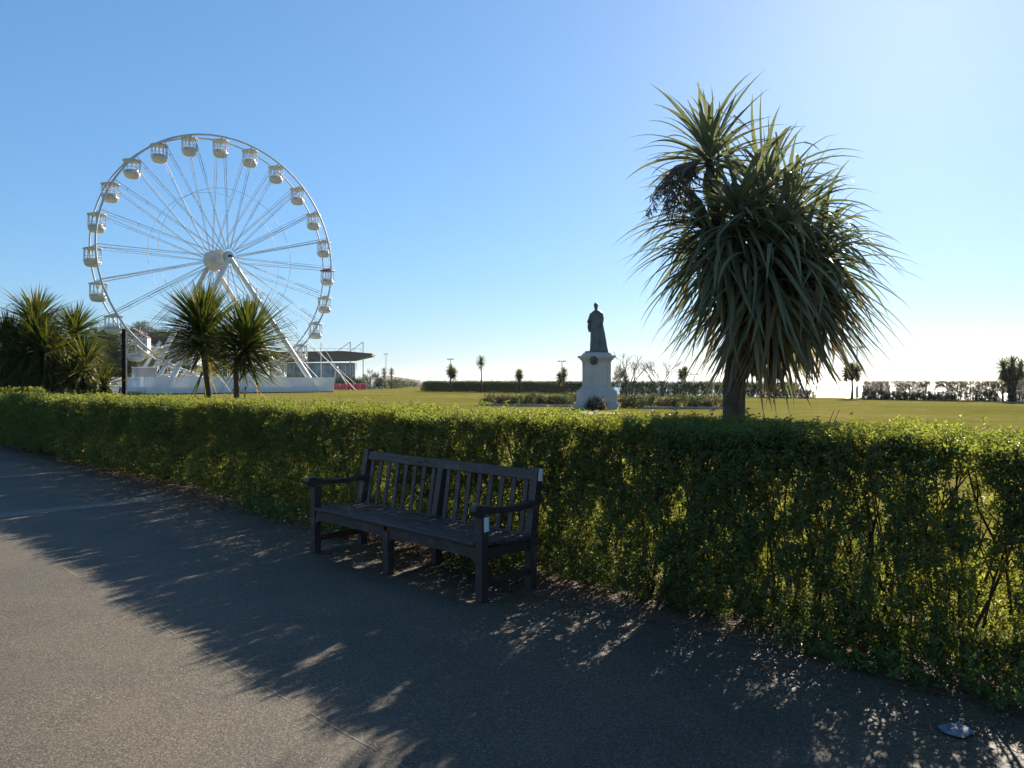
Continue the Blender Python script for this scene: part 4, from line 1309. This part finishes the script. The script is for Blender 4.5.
def car(px, Z, rz, label):
    root = empty('parked_car', at(px, Z), rz, label, 'car')
    m = MB()
    body = [(-2.1, .35), (2.1, .35), (2.15, .75), (1.9, .92), (1.0, 1.0), (.45, 1.42), (-1.1, 1.45), (-1.75, 1.05), (-2.1, .95)]
    m.prism(body, -.85, .85, lambda a, c, d: Vector((a, d * (1 - .16 * max(0, c - .95) / .5), c)))
    o = m.build('body', M['carpaint'], root)
    md = o.modifiers.new('bevel', 'BEVEL'); md.width = .08; md.segments = 3
    for y in (-.80, .80):
        m = MB(); m.prism([(.92, 1.02), (.42, 1.36), (-1.02, 1.38), (-1.55, 1.05)], y - .02, y + .02, lambda a, c, d: Vector((a, d, c))); m.build('side_window', M['window'], root)
    m = MB(); m.prism([(1.06, 1.0), (1.02, 1.0), (.48, 1.40), (.52, 1.42)], -.66, .66, lambda a, c, d: Vector((a, d, c))); m.build('windscreen', M['window'], root)
    for x in (-1.35, 1.35):
        for y in (-.80, .80):
            m = MB(); m.tube([(x, y - .1, .33), (x, y + .1, .33)], .33, 16, smooth=False); w = m.build('wheel', M['tyre'], root)
            m = MB(); m.tube([(x, y + .105 * np.sign(y), .33), (x, y + .112 * np.sign(y), .33)], .2, 12, smooth=False); m.build('rim', M['steel'], w)
    for y in (-.6, .6):
        m = MB(); m.box((2.12, y, .72), (.1, .3, .14), None, .03); m.build('headlight', M['tag'], root)
car(107, 80, R(100), 'blue grey car parked below the withered low palm at left')

# added to stand in for lens-flare veil: thin haze over the whole place
hm = bpy.data.materials.new('veil_haze_air'); hm.use_nodes = True
hn = hm.node_tree; hn.nodes.remove(hn.nodes['Principled BSDF'])
pv = hn.nodes.new('ShaderNodeVolumePrincipled')
pv.inputs['Color'].default_value = (.86, .91, 1, 1); pv.inputs['Density'].default_value = .00006; pv.inputs['Anisotropy'].default_value = .45
hn.links.new(pv.outputs[0], hn.nodes['Material Output'].inputs['Volume'])
mb = MB(); mb.box((0, 1500, 15), (12000, 8800, 52))
setp(mb.build('veil_haze', hm), kind='stuff')

# ================================================================== LIGHT, SKY, CAMERA
SUN_AZ, SUN_EL = R(28.0), R(26.0)
sd = bpy.data.lights.new('sun', 'SUN'); sd.energy = 5.0; sd.angle = R(.53); sd.color = (1.0, .90, .76)
so = bpy.data.objects.new('sun', sd); C.objects.link(so)
dirv = Vector((math.sin(SUN_AZ) * math.cos(SUN_EL), math.cos(SUN_AZ) * math.cos(SUN_EL), math.sin(SUN_EL)))
so.rotation_euler = dirv.to_track_quat('Z', 'Y').to_euler()
so.location = dirv * 60

w = bpy.data.worlds.new('World'); bpy.context.scene.world = w; w.use_nodes = True
nt = w.node_tree
sky = nt.nodes.new('ShaderNodeTexSky'); sky.sky_type = 'NISHITA'; sky.sun_disc = False
sky.sun_elevation = SUN_EL; sky.sun_rotation = SUN_AZ
sky.altitude = 0; sky.air_density = 1.0; sky.dust_density = 0.3; sky.ozone_density = 9.0
bg = nt.nodes['Background']; bg.inputs['Strength'].default_value = .086
# the clear sky is evened out a little (softer rise towards the sun, fuller blue)
gm = nt.nodes.new('ShaderNodeGamma'); gm.inputs['Gamma'].default_value = .65
nt.links.new(sky.outputs[0], gm.inputs['Color'])
bw = nt.nodes.new('ShaderNodeRGBToBW'); nt.links.new(gm.outputs[0], bw.inputs[0])
sat = nt.nodes.new('ShaderNodeMix'); sat.data_type = 'RGBA'; sat.clamp_factor = False
sat.inputs[0].default_value = 1.3
nt.links.new(bw.outputs[0], sat.inputs[6]); nt.links.new(gm.outputs[0], sat.inputs[7])
nt.links.new(sat.outputs[2], bg.inputs['Color'])

cd = bpy.data.cameras.new('camera'); cam = bpy.data.objects.new('camera', cd); C.objects.link(cam)
cd.sensor_width = 36; cd.lens = F / 1024 * 36; cd.clip_start = .05; cd.clip_end = 60000
cam.location = (0, 0, CAMH)
cam.rotation_euler = (R(90) - math.atan((384 - HZ) / F), 0, 0)
sc = bpy.context.scene
sc.camera = cam
sc.view_settings.view_transform = 'Standard'; sc.view_settings.look = 'None'
sc.view_settings.exposure = 1.52; sc.view_settings.gamma = 1.0; sc.view_settings.use_curve_mapping = False
sc.render.engine = 'CYCLES'
sc.cycles.use_denoising = True
sc.cycles.max_bounces = 8; sc.cycles.transparent_max_bounces = 4
sc.cycles.sample_clamp_indirect = 6
